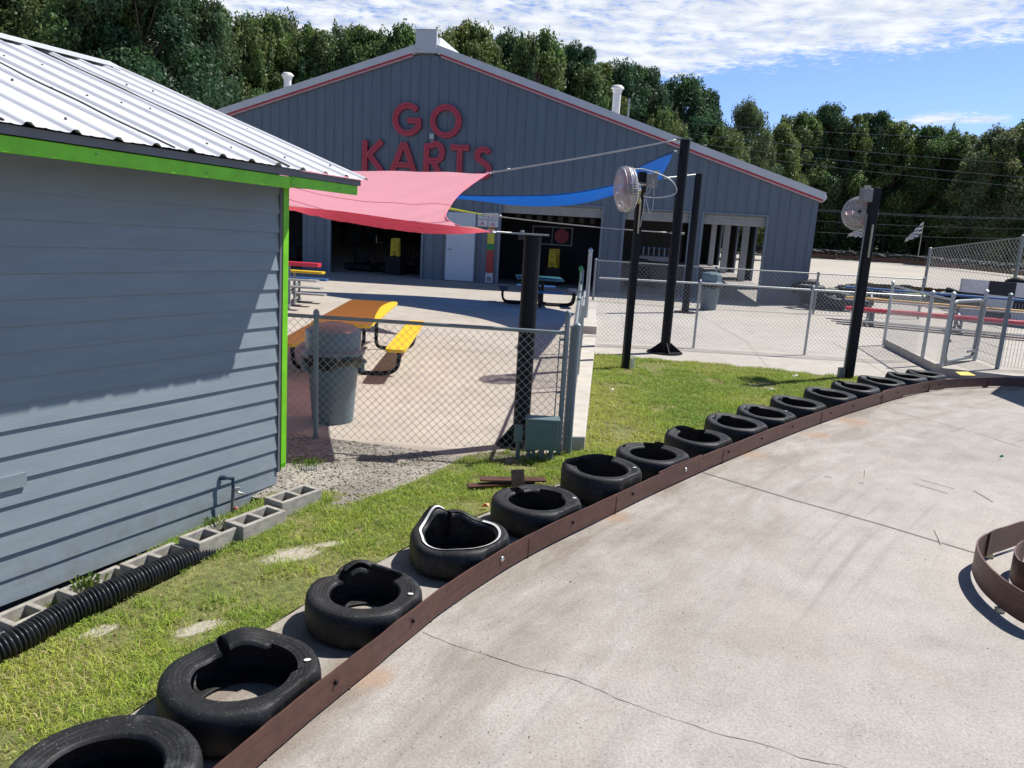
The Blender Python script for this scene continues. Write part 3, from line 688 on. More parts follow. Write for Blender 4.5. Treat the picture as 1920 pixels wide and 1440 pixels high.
# blocks at the foot of the wall
bc = [((556, 926), .09, -.10), ((485, 968), .055, -.06), ((405, 996), .04, -.02), ((301, 1044), -.01, .02), ((191, 1091), -.05, .03), ((74, 1139), -.085, .03), ((-60, 1205), -.12, 0)]
lab = ['concrete block standing proud at the far end of the row', 'concrete block between the tap and the shed corner', 'bright concrete block right at the foot of the tap', 'concrete block with one hole full of cut grass', 'sunken concrete block overgrown with weeds', 'concrete block beside the widest visible part of the drain pipe', 'concrete block nearest the camera, cut by the left edge of the photo']
for i, (q_, z_, rz) in enumerate(bc):
    c = G(*q_, z=z_) - DN * .03; ang = math.atan2(DS.y, DS.x) + rz
    b = T('concrete_block', lab[i], 'concrete block', (c.x, c.y, c.z - .19), ang, 'hollow concrete blocks along the shed')
    mb = MB(); Lx, Ly, Hh = .39, .19, .19; fx = .03; wb = .035
    rects = [(-Lx / 2, Lx / 2, -Ly / 2, -Ly / 2 + fx), (-Lx / 2, Lx / 2, Ly / 2 - fx, Ly / 2), (-Lx / 2, -Lx / 2 + wb, -Ly / 2 + fx, Ly / 2 - fx), (-wb / 2, wb / 2, -Ly / 2 + fx, Ly / 2 - fx), (Lx / 2 - wb, Lx / 2, -Ly / 2 + fx, Ly / 2 - fx)]
    xs_ = [-Lx / 2, -Lx / 2 + wb, -wb / 2, wb / 2, Lx / 2 - wb, Lx / 2]; ys_ = [-Ly / 2, -Ly / 2 + fx, Ly / 2 - fx, Ly / 2]
    holes = {(1, 1), (3, 1)}; idx = {}
    def vid(i_, j_, k_):
        key = (i_, j_, k_)
        if key not in idx:
            idx[key] = len(mb.v); tap_ = .006 if (0 < i_ < 5 and 0 < j_ < 3 and k_ == 0) else 0
            mb.v.append((xs_[i_], ys_[j_], Hh * k_))
        return idx[key]
    for i_ in range(5):
        for j_ in range(3):
            if (i_, j_) in holes:
                q = [(i_, j_), (i_ + 1, j_), (i_ + 1, j_ + 1), (i_, j_ + 1)]
                for k in range(4): a_, b_ = q[k], q[(k + 1) % 4]; mb.f.append((vid(*b_, 0), vid(*a_, 0), vid(*a_, 1), vid(*b_, 1)))
            else:
                mb.f.append((vid(i_, j_, 1), vid(i_ + 1, j_, 1), vid(i_ + 1, j_ + 1, 1), vid(i_, j_ + 1, 1))); mb.f.append((vid(i_, j_, 0), vid(i_, j_ + 1, 0), vid(i_ + 1, j_ + 1, 0), vid(i_ + 1, j_, 0)))
    for i_ in range(5): mb.f.append((vid(i_, 0, 0), vid(i_ + 1, 0, 0), vid(i_ + 1, 0, 1), vid(i_, 0, 1))); mb.f.append((vid(i_ + 1, 3, 0), vid(i_, 3, 0), vid(i_, 3, 1), vid(i_ + 1, 3, 1)))
    for j_ in range(3): mb.f.append((vid(0, j_ + 1, 0), vid(0, j_, 0), vid(0, j_, 1), vid(0, j_ + 1, 1))); mb.f.append((vid(5, j_, 0), vid(5, j_ + 1, 0), vid(5, j_ + 1, 1), vid(5, j_, 1)))
    mb.build('block_body', 'block', b, local=True, bevel=.006)
    mb = MB(); mb.box((0, 0, .07), (.33, .12, .02)); mb.build('dirt_fill', 'soil' if i != 3 else 'gravel', b, local=True)
# corrugated drain pipe
cpx = [((-150, 1285), .02), ((-60, 1240), .02), ((20, 1200), .03), ((110, 1150), .03), ((200, 1108), .035), ((290, 1068), .02), ((345, 1046), .0), ((390, 1032), -.045), ((440, 1018), -.10)]
path = []
for q, z in cpx:
    path.append(GH(*q, z + .045) + Vector((DN.x, DN.y, 0)) * .035)
path = catmull(path, 40); m = MB(); pts = []; rr = []
acc = 0; last = path[0]; dense = [path[0]]
for p in path[1:]:
    while (p - last).length > .0045:
        last = last + (p - last).normalized() * .0045; dense.append(last.copy())
for i, p in enumerate(dense):
    ph = (i * .0045 / .0235) % 1; pts.append(p); rr.append(.066 + .0085 * max(-1, min(1, 2.2 * math.sin(2 * math.pi * ph))))
m.tube(pts, 0, 16, True, rr); m.build('drain_pipe', 'corr', smooth=True, label='black corrugated drain pipe lying in the grass along the shed', cat='drain pipe')
m = MB(); p = G(566, 881); pts = [p + Vector((.0, 0, .0)) + Vector((.55, .15, 0)) * (k * .006) for k in range(40)]; m.tube([q - Vector((0, 0, .018)) for q in pts], 0, 12, True, [.045 + .006 * math.sin(k * 1.6) for k in range(40)])
m.build('drain_pipe', 'greybox', smooth=True, label='grey corrugated pipe end poking out by the green corner board', cat='drain pipe')

# ---------------------------------------------------------------- guard rail and tyres
def railband(name, C, z0, z1, th, mat, label, tag_extra=None, parent=None):
    V = []; F = []; o1 = offs(C, th / 2); o2 = offs(C, -th / 2); n = len(C)
    for i in range(n):
        zz = .006 * mnoise.noise(Vector((i * .15, 1, 0)))
        V += [o2[i] + Vector((0, 0, z0 + zz)), o2[i] + Vector((0, 0, z1 + zz)), o1[i] + Vector((0, 0, z1 + zz)), o1[i] + Vector((0, 0, z0 + zz))]
    for i in range(n - 1):
        for a in range(4): b = (a + 1) % 4; F.append((i * 4 + a, i * 4 + 4 + a, i * 4 + 4 + b, i * 4 + b))
    F += [(0, 1, 2, 3), (n * 4 - 1, n * 4 - 2, n * 4 - 3, n * 4 - 4)]
    m = MB(); m.add(V, F); return m.build(name, mat, parent)
gr = T('guard_rail', 'long curved brown steel rail edging the track in front of the tyres', 'guard rail', (RC[0].x, RC[0].y, 0))
RF = catmull(RC[::4], 10)
def near(px, py): p = G(px, py); return min(range(len(RF)), key=lambda i: (RF[i] - p).length)
cuts = [0, near(1316, 892), near(1700, 750), len(RF) - 1]
for k in range(3): railband('rail_plate', RF[cuts[k]:cuts[k + 1] + 1], .014 + .002 * k, .160 + .002 * k, .010 + .001 * k, 'rail', '', parent=gr)
for k in (1, 2):
    i = cuts[k]; C2 = offs(RF[max(0, i - 9):i + 2], .013); railband('splice_plate', C2, .02, .172, .012, 'rail', '', parent=gr)
bolts = [(720, 1145), (935, 1048), (1074, 978), (1191, 925), (1287, 880), (1434, 822), (1368, 845), (1495, 800), (1555, 772), (1602, 760), (1650, 745), (1693, 738), (585, 1260), (1732, 724), (1783, 725)]
for k, q in enumerate(bolts):
    i = min(range(len(RF)), key=lambda j: (G(*q, z=.10) - RF[j] - Vector((0, 0, .10))).length); t = (RF[min(i + 1, len(RF) - 1)] - RF[i - 1]).normalized(); nn_ = Vector((t.y, -t.x, 0))
    p = RF[i] + Vector((0, 0, .10)); m = MB(); big = k in (1, 4); ax = Matrix((t, Vector((0, 0, 1)), nn_)).transposed()
    m.rev([(0, .012), (.009, .011), (.012, .006), (.017 if big else .011, .0056), (.017 if big else .011, 0)], p + nn_ * .006, 14, axis=ax); m.build('bolt', 'chrome' if big else 'black', gr, smooth=True)
for k in range(6, len(RF) - 6, 26):   # brackets holding the rail off the kerb
    t = (RF[k + 1] - RF[k - 1]).normalized(); nn_ = Vector((-t.y, t.x, 0)); m = MB(); m.bar(RF[k] + nn_ * .01 + Vector((0, 0, .006)), RF[k] + nn_ * .14 + Vector((0, 0, .006)), .06, .008); m.bar(RF[k] + nn_ * .012, RF[k] + nn_ * .012 + Vector((0, 0, .14)), .06, .008); m.build('bracket', 'rust', gr)

def tyre(name, label, c, rz, cut=(0, 0), cutr=.295, flap=None, pinch=None, lift=None, R0=.33, hole=.205, seed=0, H_=.2, stripe=False, dot=None, cat='tyre', grp='cut car tyres standing along the guard rail', cut2=None, cut2r=None):
    t = T(name, label, cat, (c[0], c[1], 0), rz, grp); n = 96; rnd = random.Random(seed); s = R0 / .33; hz_ = H_ / .2
    prof = [(hole, .176), (hole + .006, .188), (hole + .016, .193), (hole + .03, .190), (.262, .199), (.29, .204), (.306, .201), (.318, .192), (.327, .176), (.331, .15), (.332, .1), (.331, .05), (.325, .024), (.31, .008), (.28, 0), (.24, 0), (hole + .01, .004), (hole, .012),
            (hole + .012, .016), (.25, .012), (.29, .014), (.312, .028), (.320, .05), (.321, .1), (.320, .15), (.312, .17), (.29, .188), (.25, .190), (hole + .012, .184)]
    def sm(x): return max(0, min(1, x))
    V = []; mprof = len(prof); sp = []
    def warp(a, r, z):
        if pinch:
            for (pa, pw, pd) in pinch:
                d = (a - pa + math.pi) % (2 * math.pi) - math.pi; k = math.exp(-(d / pw) ** 2); zt = sm(z / .2); r = r * (1 - pd * k * (.35 + .65 * zt))
        if lift:
            for (la, lw, lh) in lift:
                d = (a - la + math.pi) % (2 * math.pi) - math.pi; z = z + lh * math.exp(-(d / lw) ** 2) * sm((z - .05) / .15)
        return r, z
    for j in range(n):
        a = 2 * math.pi * j / n; w = 1 + .008 * math.sin(3 * a + seed) + .006 * math.sin(5 * a + seed * 2)
        fx = math.cos(a + rz - c[2]) if len(c) > 2 else 0
        for (r, z) in prof:
            for cc in (cut, cut2):
                if cc and z > .1 and cc[1] and abs((a - cc[0] + math.pi) % (2 * math.pi) - math.pi) < cc[1]:
                    cr_ = cut2r if (cc is cut2 and cut2r) else cutr
                    if r < cr_: r = cr_; z = max(z, .19) if z > .18 else z
            r, z = warp(a, r, z)
            lim = (GAP - .012) / (s * w)
            if fx * r > lim - .01: r = min(r, (lim - .01 + .25 * (fx * r - lim + .01) * 0) / fx) if r > .3 else r * min(1, (lim - .03) / (fx * r)) if fx * r > lim - .03 else r
            V.append((r * s * w * math.cos(a), r * s * w * math.sin(a), z * hz_))
    F = []
    for j in range(n):
        for i in range(mprof): a_ = j * mprof + i; b_ = j * mprof + (i + 1) % mprof; c_ = ((j + 1) % n) * mprof + (i + 1) % mprof; d_ = ((j + 1) % n) * mprof + i; F.append((a_, d_, c_, b_))
    m = MB(); m.add(V, F); o = m.build('tyre_casing', 'rubber', t, smooth=2, local=True)
    if flap:
        for (fa, fw, fh, lean) in flap:
            m = MB(); k = 10; V = []
            for i in range(k + 1):
                a = fa - fw + 2 * fw * i / k; rr_ = cutr * s
                hh = fh * (1 - .35 * abs(i / k - .45))
                r2, z2 = warp(a, rr_ / s, .19); r2 *= s
                for (dr, dz) in ((.004, -.012), (-.004, -.012), (-lean * .5 - .004, hh * .6), (-lean - .003, hh), (-lean + .003, hh), (-lean * .5 + .005, hh * .6)):
                    V.append(((r2 + dr) * math.cos(a), (r2 + dr) * math.sin(a), (z2 + dz) * hz_))
            F = []
            for i in range(k):
                for q in range(6): F.append((i * 6 + q, i * 6 + 6 + q, i * 6 + 6 + (q + 1) % 6, i * 6 + (q + 1) % 6))
            F += [tuple(range(5, -1, -1)), tuple(k * 6 + q for q in range(6))]
            m.add(V, F); m.build('sidewall_flap', 'rubber', t, smooth=2, local=True)
    if stripe:
        V = []; n2 = 150
        for j in range(n2 + 1):
            a = stripe[0] + (stripe[1] - stripe[0]) * j / n2
            for r, z in ((hole + .020, .2), (hole + .036, .2055)):
                r, z = warp(a, r, z); w = 1 + .008 * math.sin(3 * a + seed) + .006 * math.sin(5 * a + seed * 2); V.append((r * s * w * math.cos(a), r * s * w * math.sin(a), z * hz_ + .0035))
        m = MB(); m.add(V, [(2 * j, 2 * j + 1, 2 * j + 3, 2 * j + 2) for j in range(n2)]); m.build('white_stripe', 'signwhite', t, local=True, smooth=True)
    if dot:
        a, r = dot; r2, z2 = warp(a, r, .2035); m = MB(); k = 12; cx, cy = r2 * s * math.cos(a), r2 * s * math.sin(a)
        V = [(cx + .016 * math.cos(q * 6.283 / k) * math.cos(a) - .011 * math.sin(q * 6.283 / k) * math.sin(a), cy + .016 * math.cos(q * 6.283 / k) * math.sin(a) + .011 * math.sin(q * 6.283 / k) * math.cos(a), z2 * hz_ + .002) for q in range(k)]
        m.add(V, [tuple(range(k))]); m.build('paint_dot', 'signwhite', t, local=True)
    return t
GAP = .305
def pxof(p):
    c = CM.T @ np.array([p.x, p.y, p.z - EYE]); return c[0] / c[2] * FPX + 960, c[1] / c[2] * FPX + 720
OC = catmull(offs(RF, GAP)[8:-8], 6)
def tp(px, py, z=.2):
    q = min((p for p in OC if p.y > 1.5), key=lambda p: abs(pxof(p + Vector((0, 0, .17)))[0] - px)); i = min(range(1, len(RF) - 1), key=lambda j: (RF[j] - q).length); t = (RF[i + 1] - RF[i - 1]).normalized()
    return (q.x, q.y, math.atan2(-t.x, t.y))
PI = math.pi
tyre('car_tyre', 'nearest black tyre, cut off by the bottom left corner of the photo', tp(188, 1480), .3, cut=(2.2, .0), seed=1, hole=.2)
tyre('car_tyre', 'big whole-looking tyre with a notched back sidewall and a bare concrete patch inside it', tp(453, 1290), 0, cut=(2.28, .075), cutr=.322, seed=2, dot=(.35, .272), cut2=(.75, .62), cut2r=.232, pinch=[(2.3, .12, .10)], lift=[(1.85, .35, .025), (2.65, .3, -.02)], R0=.335, hole=.200)
tyre('car_tyre', 'tyre with a torn section of sidewall folded upright at its back left', tp(684, 1125), 0, cut=(1.25, .40), cutr=.285, cut2=(2.35, .18), flap=[(1.95, .34, .035, .06)], seed=3, dot=(-.1, .27), lift=[(1.9, .35, .045)], pinch=[(2.5, .16, .16)], hole=.195, R0=.308, H_=.19)
tyre('white_striped_tyre', 'squashed tyre with a white stripe around its open triangular mouth', tp(862, 1016), 0, cut=(2.0, .07), cutr=.31, seed=4, lift=[(2.35, .32, .085), (1.65, .5, .05), (.4, .4, .01), (-2.0, .4, -.02)], pinch=[(1.3, .42, .22), (2.02, .09, .2), (3.6, .35, .06), (-2.35, .35, -.10)], stripe=(2.12 - 2 * PI, 2.12 - 2 * PI + 5.1), hole=.235, R0=.32)
tyre('car_tyre', 'tyre with a curled cut tongue, just past the white-striped one, by the rusty scrap plates', tp(1007, 942), 0, cut=(1.0, .45), cutr=.232, cut2=(2.3, .16), cut2r=.29, flap=[(2.3, .12, .05, .09)], seed=5, dot=(.15, .28), pinch=[(2.2, .3, .12)])
tyre('car_tyre', 'tall tyre with its back sidewall cut away, sixth from the near end', tp(1128, 886), 0, cut=(2.0, .85), cutr=.305, lift=[(1.2, .5, .012), (2.9, .3, .014)], flap=[(1.75, .34, .022, .0)], seed=6, dot=(.1, .27), H_=.24, cut2=(2.9, .2))
tyre('car_tyre', 'tyre nearest the bolted joint of the guard rail, with a short raised flap', tp(1223, 849), 0, cut=(1.4, .35), cutr=.3, flap=[(1.2, .16, .035, .01), (2.6, .1, .04, .04)], seed=7)
tyre('car_tyre', 'tyre bent into a heart shape with a wavy back wall', tp(1309, 817), 0, cut=(1.7, .6), cutr=.29, pinch=[(1.4, .28, .26), (-2.6, .4, .05)], flap=[(2.9, .1, .05, -.01)], seed=8, lift=[(2.0, .4, .02)])
far_l = ['tyre just beyond the heart-shaped one, with an upright flap at its left', 'low tyre with a white paint dot on its right side', 'tyre with ribbed shoulder, third beyond the heart-shaped one', 'tyre with broad smooth sidewall halfway between the heart-shaped one and the fan post', 'leaf-shaped tyre whose dark opening narrows to the right, near the right-hand fan post', 'tyre directly below the right-hand fan post', 'flattened tyre third from the far end, right of the fan post foot', 'last but one tyre, leaning, close to the dark kerb wall']
for k, (q, f_, pn, dt) in enumerate([((1380, 790), 1, None, None), ((1437, 772), 1, None, (.3, .28)), ((1497, 756), 1, None, None), ((1557, 741), 1, None, None), ((1606, 731), 0, [(.2, .5, .0), (-1.2, .5, .2)], None), ((1653, 720), 1, [(1.2, .6, .1)], None), ((1698, 712), 0, [(1.6, .8, .3), (-1.6, .7, .2)], None), ((1736, 707), 0, [(1.6, .7, .2), (-1.6, .7, .3)], None)]):
    tyre('car_tyre', far_l[k], tp(*q), .1 * k, cut=(1.9, .3), cutr=.22 if f_ else .3, flap=[(2.75, .13, .055, -.01)] if f_ else [(2.4, .2, .03, .0)], seed=9 + k, pinch=pn, dot=dt, lift=[(2.2, 1.0, .03)])
# inner rail loops on the right
ic = [G(2120, 1245), G(2000, 1205), G(1920, 1178), G(1865, 1140), G(1833, 1105), G(1822, 1072), G(1838, 1054), G(1870, 1040), G(1925, 1022), G(2050, 985), G(2200, 950)]
IC = catmull(ic, 10)
ir = T('inner_guard_rail', 'brown steel rail bent into a tight hairpin on the track at the right edge', 'guard rail', (IC[0].x, IC[0].y, 0))
railband('rail_plate', IC, .03, .21, .010, 'rail', '', parent=ir)
railband('rail_plate', offs(IC[62:78], -.012), .035, .222, .009, 'rail', '', parent=ir)
for k in (28, 66): m = MB(); p = IC[k]; m.box(p + Vector((0, 0, .015)), (.05, .03, .03)); m.build('foot', 'beige', ir)
ic2 = catmull([G(2120, 1190), G(1990, 1150), G(1915, 1112), G(1897, 1098), G(1893, 1082), G(1902, 1068), G(1915, 1062)], 8)
ir2 = T('inner_guard_rail', 'shorter dark rail piece nested inside the hairpin rail', 'guard rail', (ic2[0].x, ic2[0].y, 0)); railband('rail_plate', ic2, .02, .2, .010, 'rail', '', parent=ir2)
# scrap plates in the grass
for q0, q1, w, zz, lb in (((877, 911), (1000, 903), .085, .035, 'brown steel offcut lying lowest in the grass behind the tyres'), ((900, 898), (1022, 899), .10, .07, 'brown steel offcut lying on top of another in the grass')):
    m = MB(); a, b = G(*q0, zz), G(*q1, zz); m.bar(a, b, w, .012); m.build('scrap_plate', 'rust', label=lb, cat='steel offcut')
m = MB(); p = G(970, 930); m.box(p + Vector((0, 0, .11)), (.105, .012, .22), Matrix.Rotation(R(-6), 3, 'Y') @ Matrix.Rotation(R(-12), 3, 'X'))
sp_ = T('scrap_plate', 'upright brown steel plate with two holes behind the tyres', 'steel plate', p); m.build('plate', P('tan_rust', (.17, .11, .075), .6, .2, var=.3, scale=14), sp_)
m = MB(); pp = p + Vector((.005, -.03, .15)); m.tube([pp, pp + Vector((0, -.003, 0))], .007, 8); pp = p + Vector((.0, -.015, .07)); m.tube([pp, pp + Vector((0, -.003, 0))], .009, 8); m.build('hole', 'ink', sp_)

# ---------------------------------------------------------------- go-kart hall
WC = G(1509, 573); WL = G(834, 525.5); WU = (WC - WL).normalized(); WN = Vector((WU.y, -WU.x, 0))   # WN faces the camera
def W(s, z, o=0.0): return WC + WU * s + Vector((0, 0, z)) + WN * o
def wp(px, py):
    r = ray(px, py); A = np.array([[r[0], -WU.x], [r[1], -WU.y]]); t, s = np.linalg.solve(A, [WC.x, WC.y]); return float(s), float(EYE + r[2] * t)
hall = T('go_kart_hall', 'big blue-grey metal hall with GO KARTS in red letters on its gable', 'building', WC)
SP = -13.4; ZP = 7.72; ZE = 3.42; SLW = -26.8; DEP = 34.0; ZH = 2.84
def zroof(s): return ZP - abs(s - SP) * (ZP - ZE) / abs(SP)
ops = [(-25.5, -17.93, 0), (-16.87, -13.37, 0), (-10.56, -7.0, 0), (-6.25, -4.05, 0), (-3.63, -1.55, 0)]
def wbox(m, s0, s1, z0, z1, o0, o1):
    m.hexa([W(s0, z0, o0), W(s1, z0, o0), W(s1, z0, o1), W(s0, z0, o1), W(s0, z1, o0), W(s1, z1, o0), W(s1, z1, o1), W(s0, z1, o1)])
# front wall: panels around the openings, with standing ribs
edges = [SLW]
for a, b, _ in ops: edges += [a, b]
edges.append(0)
m = MB()
def wallpanel(m, s0, s1, z0, o0=0.0, o1=-.06):
    ks = [s0] + ([SP] if s0 < SP < s1 else []) + [s1]
    for a, b in zip(ks[:-1], ks[1:]):
        m.hexa([W(a, z0, o0), W(b, z0, o0), W(b, z0, o1), W(a, z0, o1), W(a, zroof(a), o0), W(b, zroof(b), o0), W(b, zroof(b), o1), W(a, zroof(a), o1)])
for i in range(len(edges) - 1):
    wallpanel(m, edges[i], edges[i + 1], 0 if i % 2 == 0 else ZH)
s = SLW + .05
while s < 0:
    z0 = 0
    for a, b, _ in ops:
        if a - .03 < s < b + .03: z0 = ZH + .001
    m.hexa([W(s - .016, z0, .0), W(s + .016, z0, .0), W(s + .009, z0, .018), W(s - .009, z0, .018), W(s - .016, zroof(s) - .01, .0), W(s + .016, zroof(s) - .01, .0), W(s + .009, zroof(s) - .01, .018), W(s - .009, zroof(s) - .01, .018)])
    s += .345
m.build('front_wall', 'clad', hall)
for a, b, _ in ops[1:]:
    m = MB(); wbox(m, a - .05, a + .03, 0, ZH + .06, -.08, .045); wbox(m, b - .03, b + .05, 0, ZH + .06, -.08, .045); wbox(m, a + .03, b - .03, ZH - .0, ZH + .06, -.08, .045); m.build('opening_frame', 'frame', hall)
    m = MB(); wbox(m, a + .03, b - .03, ZH - .34, ZH - .005, -.30, -.12)
    for q in range(3): wbox(m, a + .03, b - .03, ZH - .30 + q * .1, ZH - .24 + q * .1, -.119, -.10)
    m.build('roll_door', P('roll_door_beige', (.33, .33, .30), .5) if a > -12 else 'interior', hall)
# roof, side walls, back wall
m = MB()
for a, b in ((SLW - .15, SP), (SP, .15)):
    za, zb = zroof(a) + .05, zroof(b) + .05
    m.hexa([W(a, za, .12), W(b, zb, .12), W(b, zb, -DEP), W(a, za, -DEP), W(a, za + .25, .12), W(b, zb + .25, .12), W(b, zb + .25, -DEP), W(a, za + .25, -DEP)])
m.build('roof', 'trim', hall)
m = MB()
for a, b in ((SLW - .12, SP - .37), (SP + .37, .13)):
    za, zb = zroof(a), zroof(b)
    m.hexa([W(a, za + .09, .12), W(b, zb + .09, .12), W(b, zb + .09, .16), W(a, za + .09, .16), W(a, za + .33, .12), W(b, zb + .33, .12), W(b, zb + .33, .16), W(a, za + .33, .16)])
m.tube([W(.13, zroof(.13) + .09, .12), W(.13, zroof(.13) + .33, .12)], .04, 10); m.tube([W(.13, ZE + .13, .08), W(.13, ZE + .13, -DEP)], .1, 10)
m.build('rake_trim', 'trim', hall)
m = MB(); m2 = MB()
for a, b in ((SLW - .1, SP - .5), (SP + .5, .10)):
    za, zb = zroof(a), zroof(b)
    m.hexa([W(a, za + .035, .06), W(b, zb + .035, .06), W(b, zb + .035, .13), W(a, za + .035, .13), W(a, za + .088, .06), W(b, zb + .088, .06), W(b, zb + .088, .13), W(a, za + .088, .13)])
    m2.hexa([W(a, za - .02, .04), W(b, zb - .02, .04), W(b, zb - .02, .11), W(a, za - .02, .11), W(a, za + .033, .04), W(b, zb + .033, .04), W(b, zb + .033, .11), W(a, za + .033, .11)])
m.build('red_stripe', 'trimred', hall); m2.build('lower_trim', 'trimpink', hall)
m = MB(); wbox(m, SP - .37, SP + .37, ZP + .02, ZP + .66, .10, .22); wbox(m, SP - .40, SP + .40, ZP - .06, ZP + .018, .05, .23); wbox(m, SP - .39, SP + .39, ZP + .662, ZP + .69, -.3, .24)
m.build('ridge_box', 'trim', hall, bevel=.01)
m = MB(); m.hexa([W(SP + .38, ZP + .0, .06), W(SP + 1.25, zroof(SP + 1.25) + .3, -3.0), W(SP - 1.0, zroof(SP + 1.0) + .3, -3.0), W(SP - .38, ZP, .06), W(SP + .3, ZP + .6, -.6), W(SP + .35, ZP + .62, -3.), W(SP - .35, ZP + .62, -3.), W(SP - .3, ZP + .6, -.6)]); m.build('ridge_vent', 'white', hall)
m = MB()
black_c = [(-7, -9.6), (-13.2, -16), (-21, -24.8), (-31, -33.9)]; grey_c = [(-.06, -1.2)]
def sbox(m, a, b, o0, o1, z0, z1): m.hexa([W(a, z0, o0), W(b, z0, o0), W(b, z0, o1), W(a, z0, o1), W(a, z1, o0), W(b, z1, o0), W(b, z1, o1), W(a, z1, o1)])
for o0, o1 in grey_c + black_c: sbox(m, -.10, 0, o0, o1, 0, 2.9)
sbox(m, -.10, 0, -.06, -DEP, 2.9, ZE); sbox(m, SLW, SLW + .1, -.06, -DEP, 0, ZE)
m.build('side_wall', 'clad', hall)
for o0, o1 in black_c: m = MB(); sbox(m, -.20, -.102, o0, o1, 0, 2.9); m.build('shaded_inner_face', 'blackmatte', hall)  # black lining puts the shade on the wall's inner faces into colour

def sback(px):
    r = ray(px, 440); b0 = W(0, 0, -DEP); A = np.array([[r[0], -WU.x], [r[1], -WU.y]]); return float(np.linalg.solve(A, [b0.x, b0.y])[1])
def sat(px, o):
    r = ray(px, 440); b0 = W(0, 0, -o); A = np.array([[r[0], -WU.x], [r[1], -WU.y]]); return float(np.linalg.solve(A, [b0.x, b0.y])[1])
pale = P('pale_column', (.36, .38, .41), .5)
for a_, b_, o_, lb in ((1392, 1405, 12, 'nearest'), (1357, 1369, 19.5, 'middle'), (1333, 1343, 29, 'farthest')):
    sa, sb = sat(a_, o_), sat(b_, o_); m = MB(); wbox(m, sa, sb, 0, 2.95, -o_ - .3, -o_); m.build('pale_column', pale, label=lb + ' of the three pale square columns seen through the right-hand bay', cat='column', group='pale columns beside the hall')
m = MB(); bo = [(sback(536), sback(566)), (sback(672), sback(676)), (sback(736), sback(740)), (sback(1196), sback(1206)), (sback(1316), sback(1324)), (-4, -1)]; ed = [SLW - 8]
for a, b in bo: ed += [a, b]
ed.append(0)
def wallback(m, s0, s1, z0):
    ks = [s0] + ([SP] if s0 < SP < s1 else []) + [s1]
    for a, b in zip(ks[:-1], ks[1:]):
        za = max(zroof(a), z0 + .05); zb_ = max(zroof(b), z0 + .05)
        m.hexa([W(a, z0, -DEP + .08), W(b, z0, -DEP + .08), W(b, z0, -DEP), W(a, z0, -DEP), W(a, za, -DEP + .08), W(b, zb_, -DEP + .08), W(b, zb_, -DEP), W(a, za, -DEP)])
for i in range(len(ed) - 1): wallback(m, ed[i], ed[i + 1], 0 if i % 2 == 0 else 2.7)
for a, b in bo[1:3]: wallback(m, a, b, 0) if False else m.hexa([W(a, 0, -DEP + .08), W(b, 0, -DEP + .08), W(b, 0, -DEP), W(a, 0, -DEP), W(a, 1.1, -DEP + .08), W(b, 1.1, -DEP + .08), W(b, 1.1, -DEP), W(a, 1.1, -DEP)])
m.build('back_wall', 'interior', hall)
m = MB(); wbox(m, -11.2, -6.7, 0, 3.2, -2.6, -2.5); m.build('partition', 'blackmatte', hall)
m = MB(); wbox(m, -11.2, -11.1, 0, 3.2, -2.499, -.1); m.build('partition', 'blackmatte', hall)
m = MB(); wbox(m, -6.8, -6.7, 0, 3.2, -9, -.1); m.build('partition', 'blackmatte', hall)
m = MB(); wbox(m, -6.7, -3.8, .9, 2.9, -9.2, -9.1); m.build('inner_roll_door', 'rollup', hall)
# checker board frieze on the partition
for k in range(9):
    m = MB(); s_ = -10.42 + k * .405; wbox(m, s_, s_ + .19, 2.30, 2.50, -2.499, -2.48); m.build('checker_tile', P('tile', (.12, .12, .12), .6) if k == 0 else bpy.data.materials['tile'], hall)
wn = MB(); a, b = -9.75, -8.2; z0_, z1_ = 1.42, 2.12
wbox(wn, a, b, z0_, z0_ + .05, -2.5, -2.46); wbox(wn, a, b, z1_ - .05, z1_, -2.5, -2.46); wbox(wn, a, a + .05, z0_ + .05, z1_ - .05, -2.5, -2.46); wbox(wn, b - .05, b, z0_ + .05, z1_ - .05, -2.5, -2.46); wbox(wn, (a + b) / 2 - .015, (a + b) / 2 + .015, z0_ + .05, z1_ - .05, -2.5, -2.46)
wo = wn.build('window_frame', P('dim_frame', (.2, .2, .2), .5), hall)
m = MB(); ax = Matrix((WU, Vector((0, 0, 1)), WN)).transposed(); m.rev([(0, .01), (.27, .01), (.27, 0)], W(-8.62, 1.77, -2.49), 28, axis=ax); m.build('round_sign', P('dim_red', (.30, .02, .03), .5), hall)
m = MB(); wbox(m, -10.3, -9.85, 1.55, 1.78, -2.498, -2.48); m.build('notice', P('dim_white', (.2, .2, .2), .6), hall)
# white door and signs
dr = MB(); wbox(dr, -12.47, -11.43, .03, 2.42, .03, .075); do = dr.build('door', 'door', hall, bevel=.004)
m = MB(); m.tube([W(-12.36, 1.12, .08), W(-12.36, 1.12, .13), W(-12.26, 1.12, .13)], .018, 8); m.build('door_handle', 'galvdark', do, smooth=True)
m = MB(); wbox(m, -12.40, -12.30, 1.86, 1.96, .078, .085); m.build('door_sticker', 'ink', do)
m = MB(); wbox(m, -12.53, -12.475, 0, 2.49, .02, .06); wbox(m, -11.425, -11.37, 0, 2.49, .02, .06); wbox(m, -12.474, -11.426, 2.43, 2.49, .02, .06); m.build('door_frame', 'clad', hall)
RW_ = Matrix((WU, Vector((0, 0, 1)), WN)).transposed().to_4x4()
def wmat(s, z, o): return Matrix.Translation(W(s, z, o)) @ RW_
def wallsign(name, label, s0, s1, z0, z1, mt, o=.055, cat='sign'):
    t = T(name, label, cat, W((s0 + s1) / 2, z0, o)); m = MB(); wbox(m, s0, s1, z0, z1, o - .012, o); m.build('board', mt, t); return t
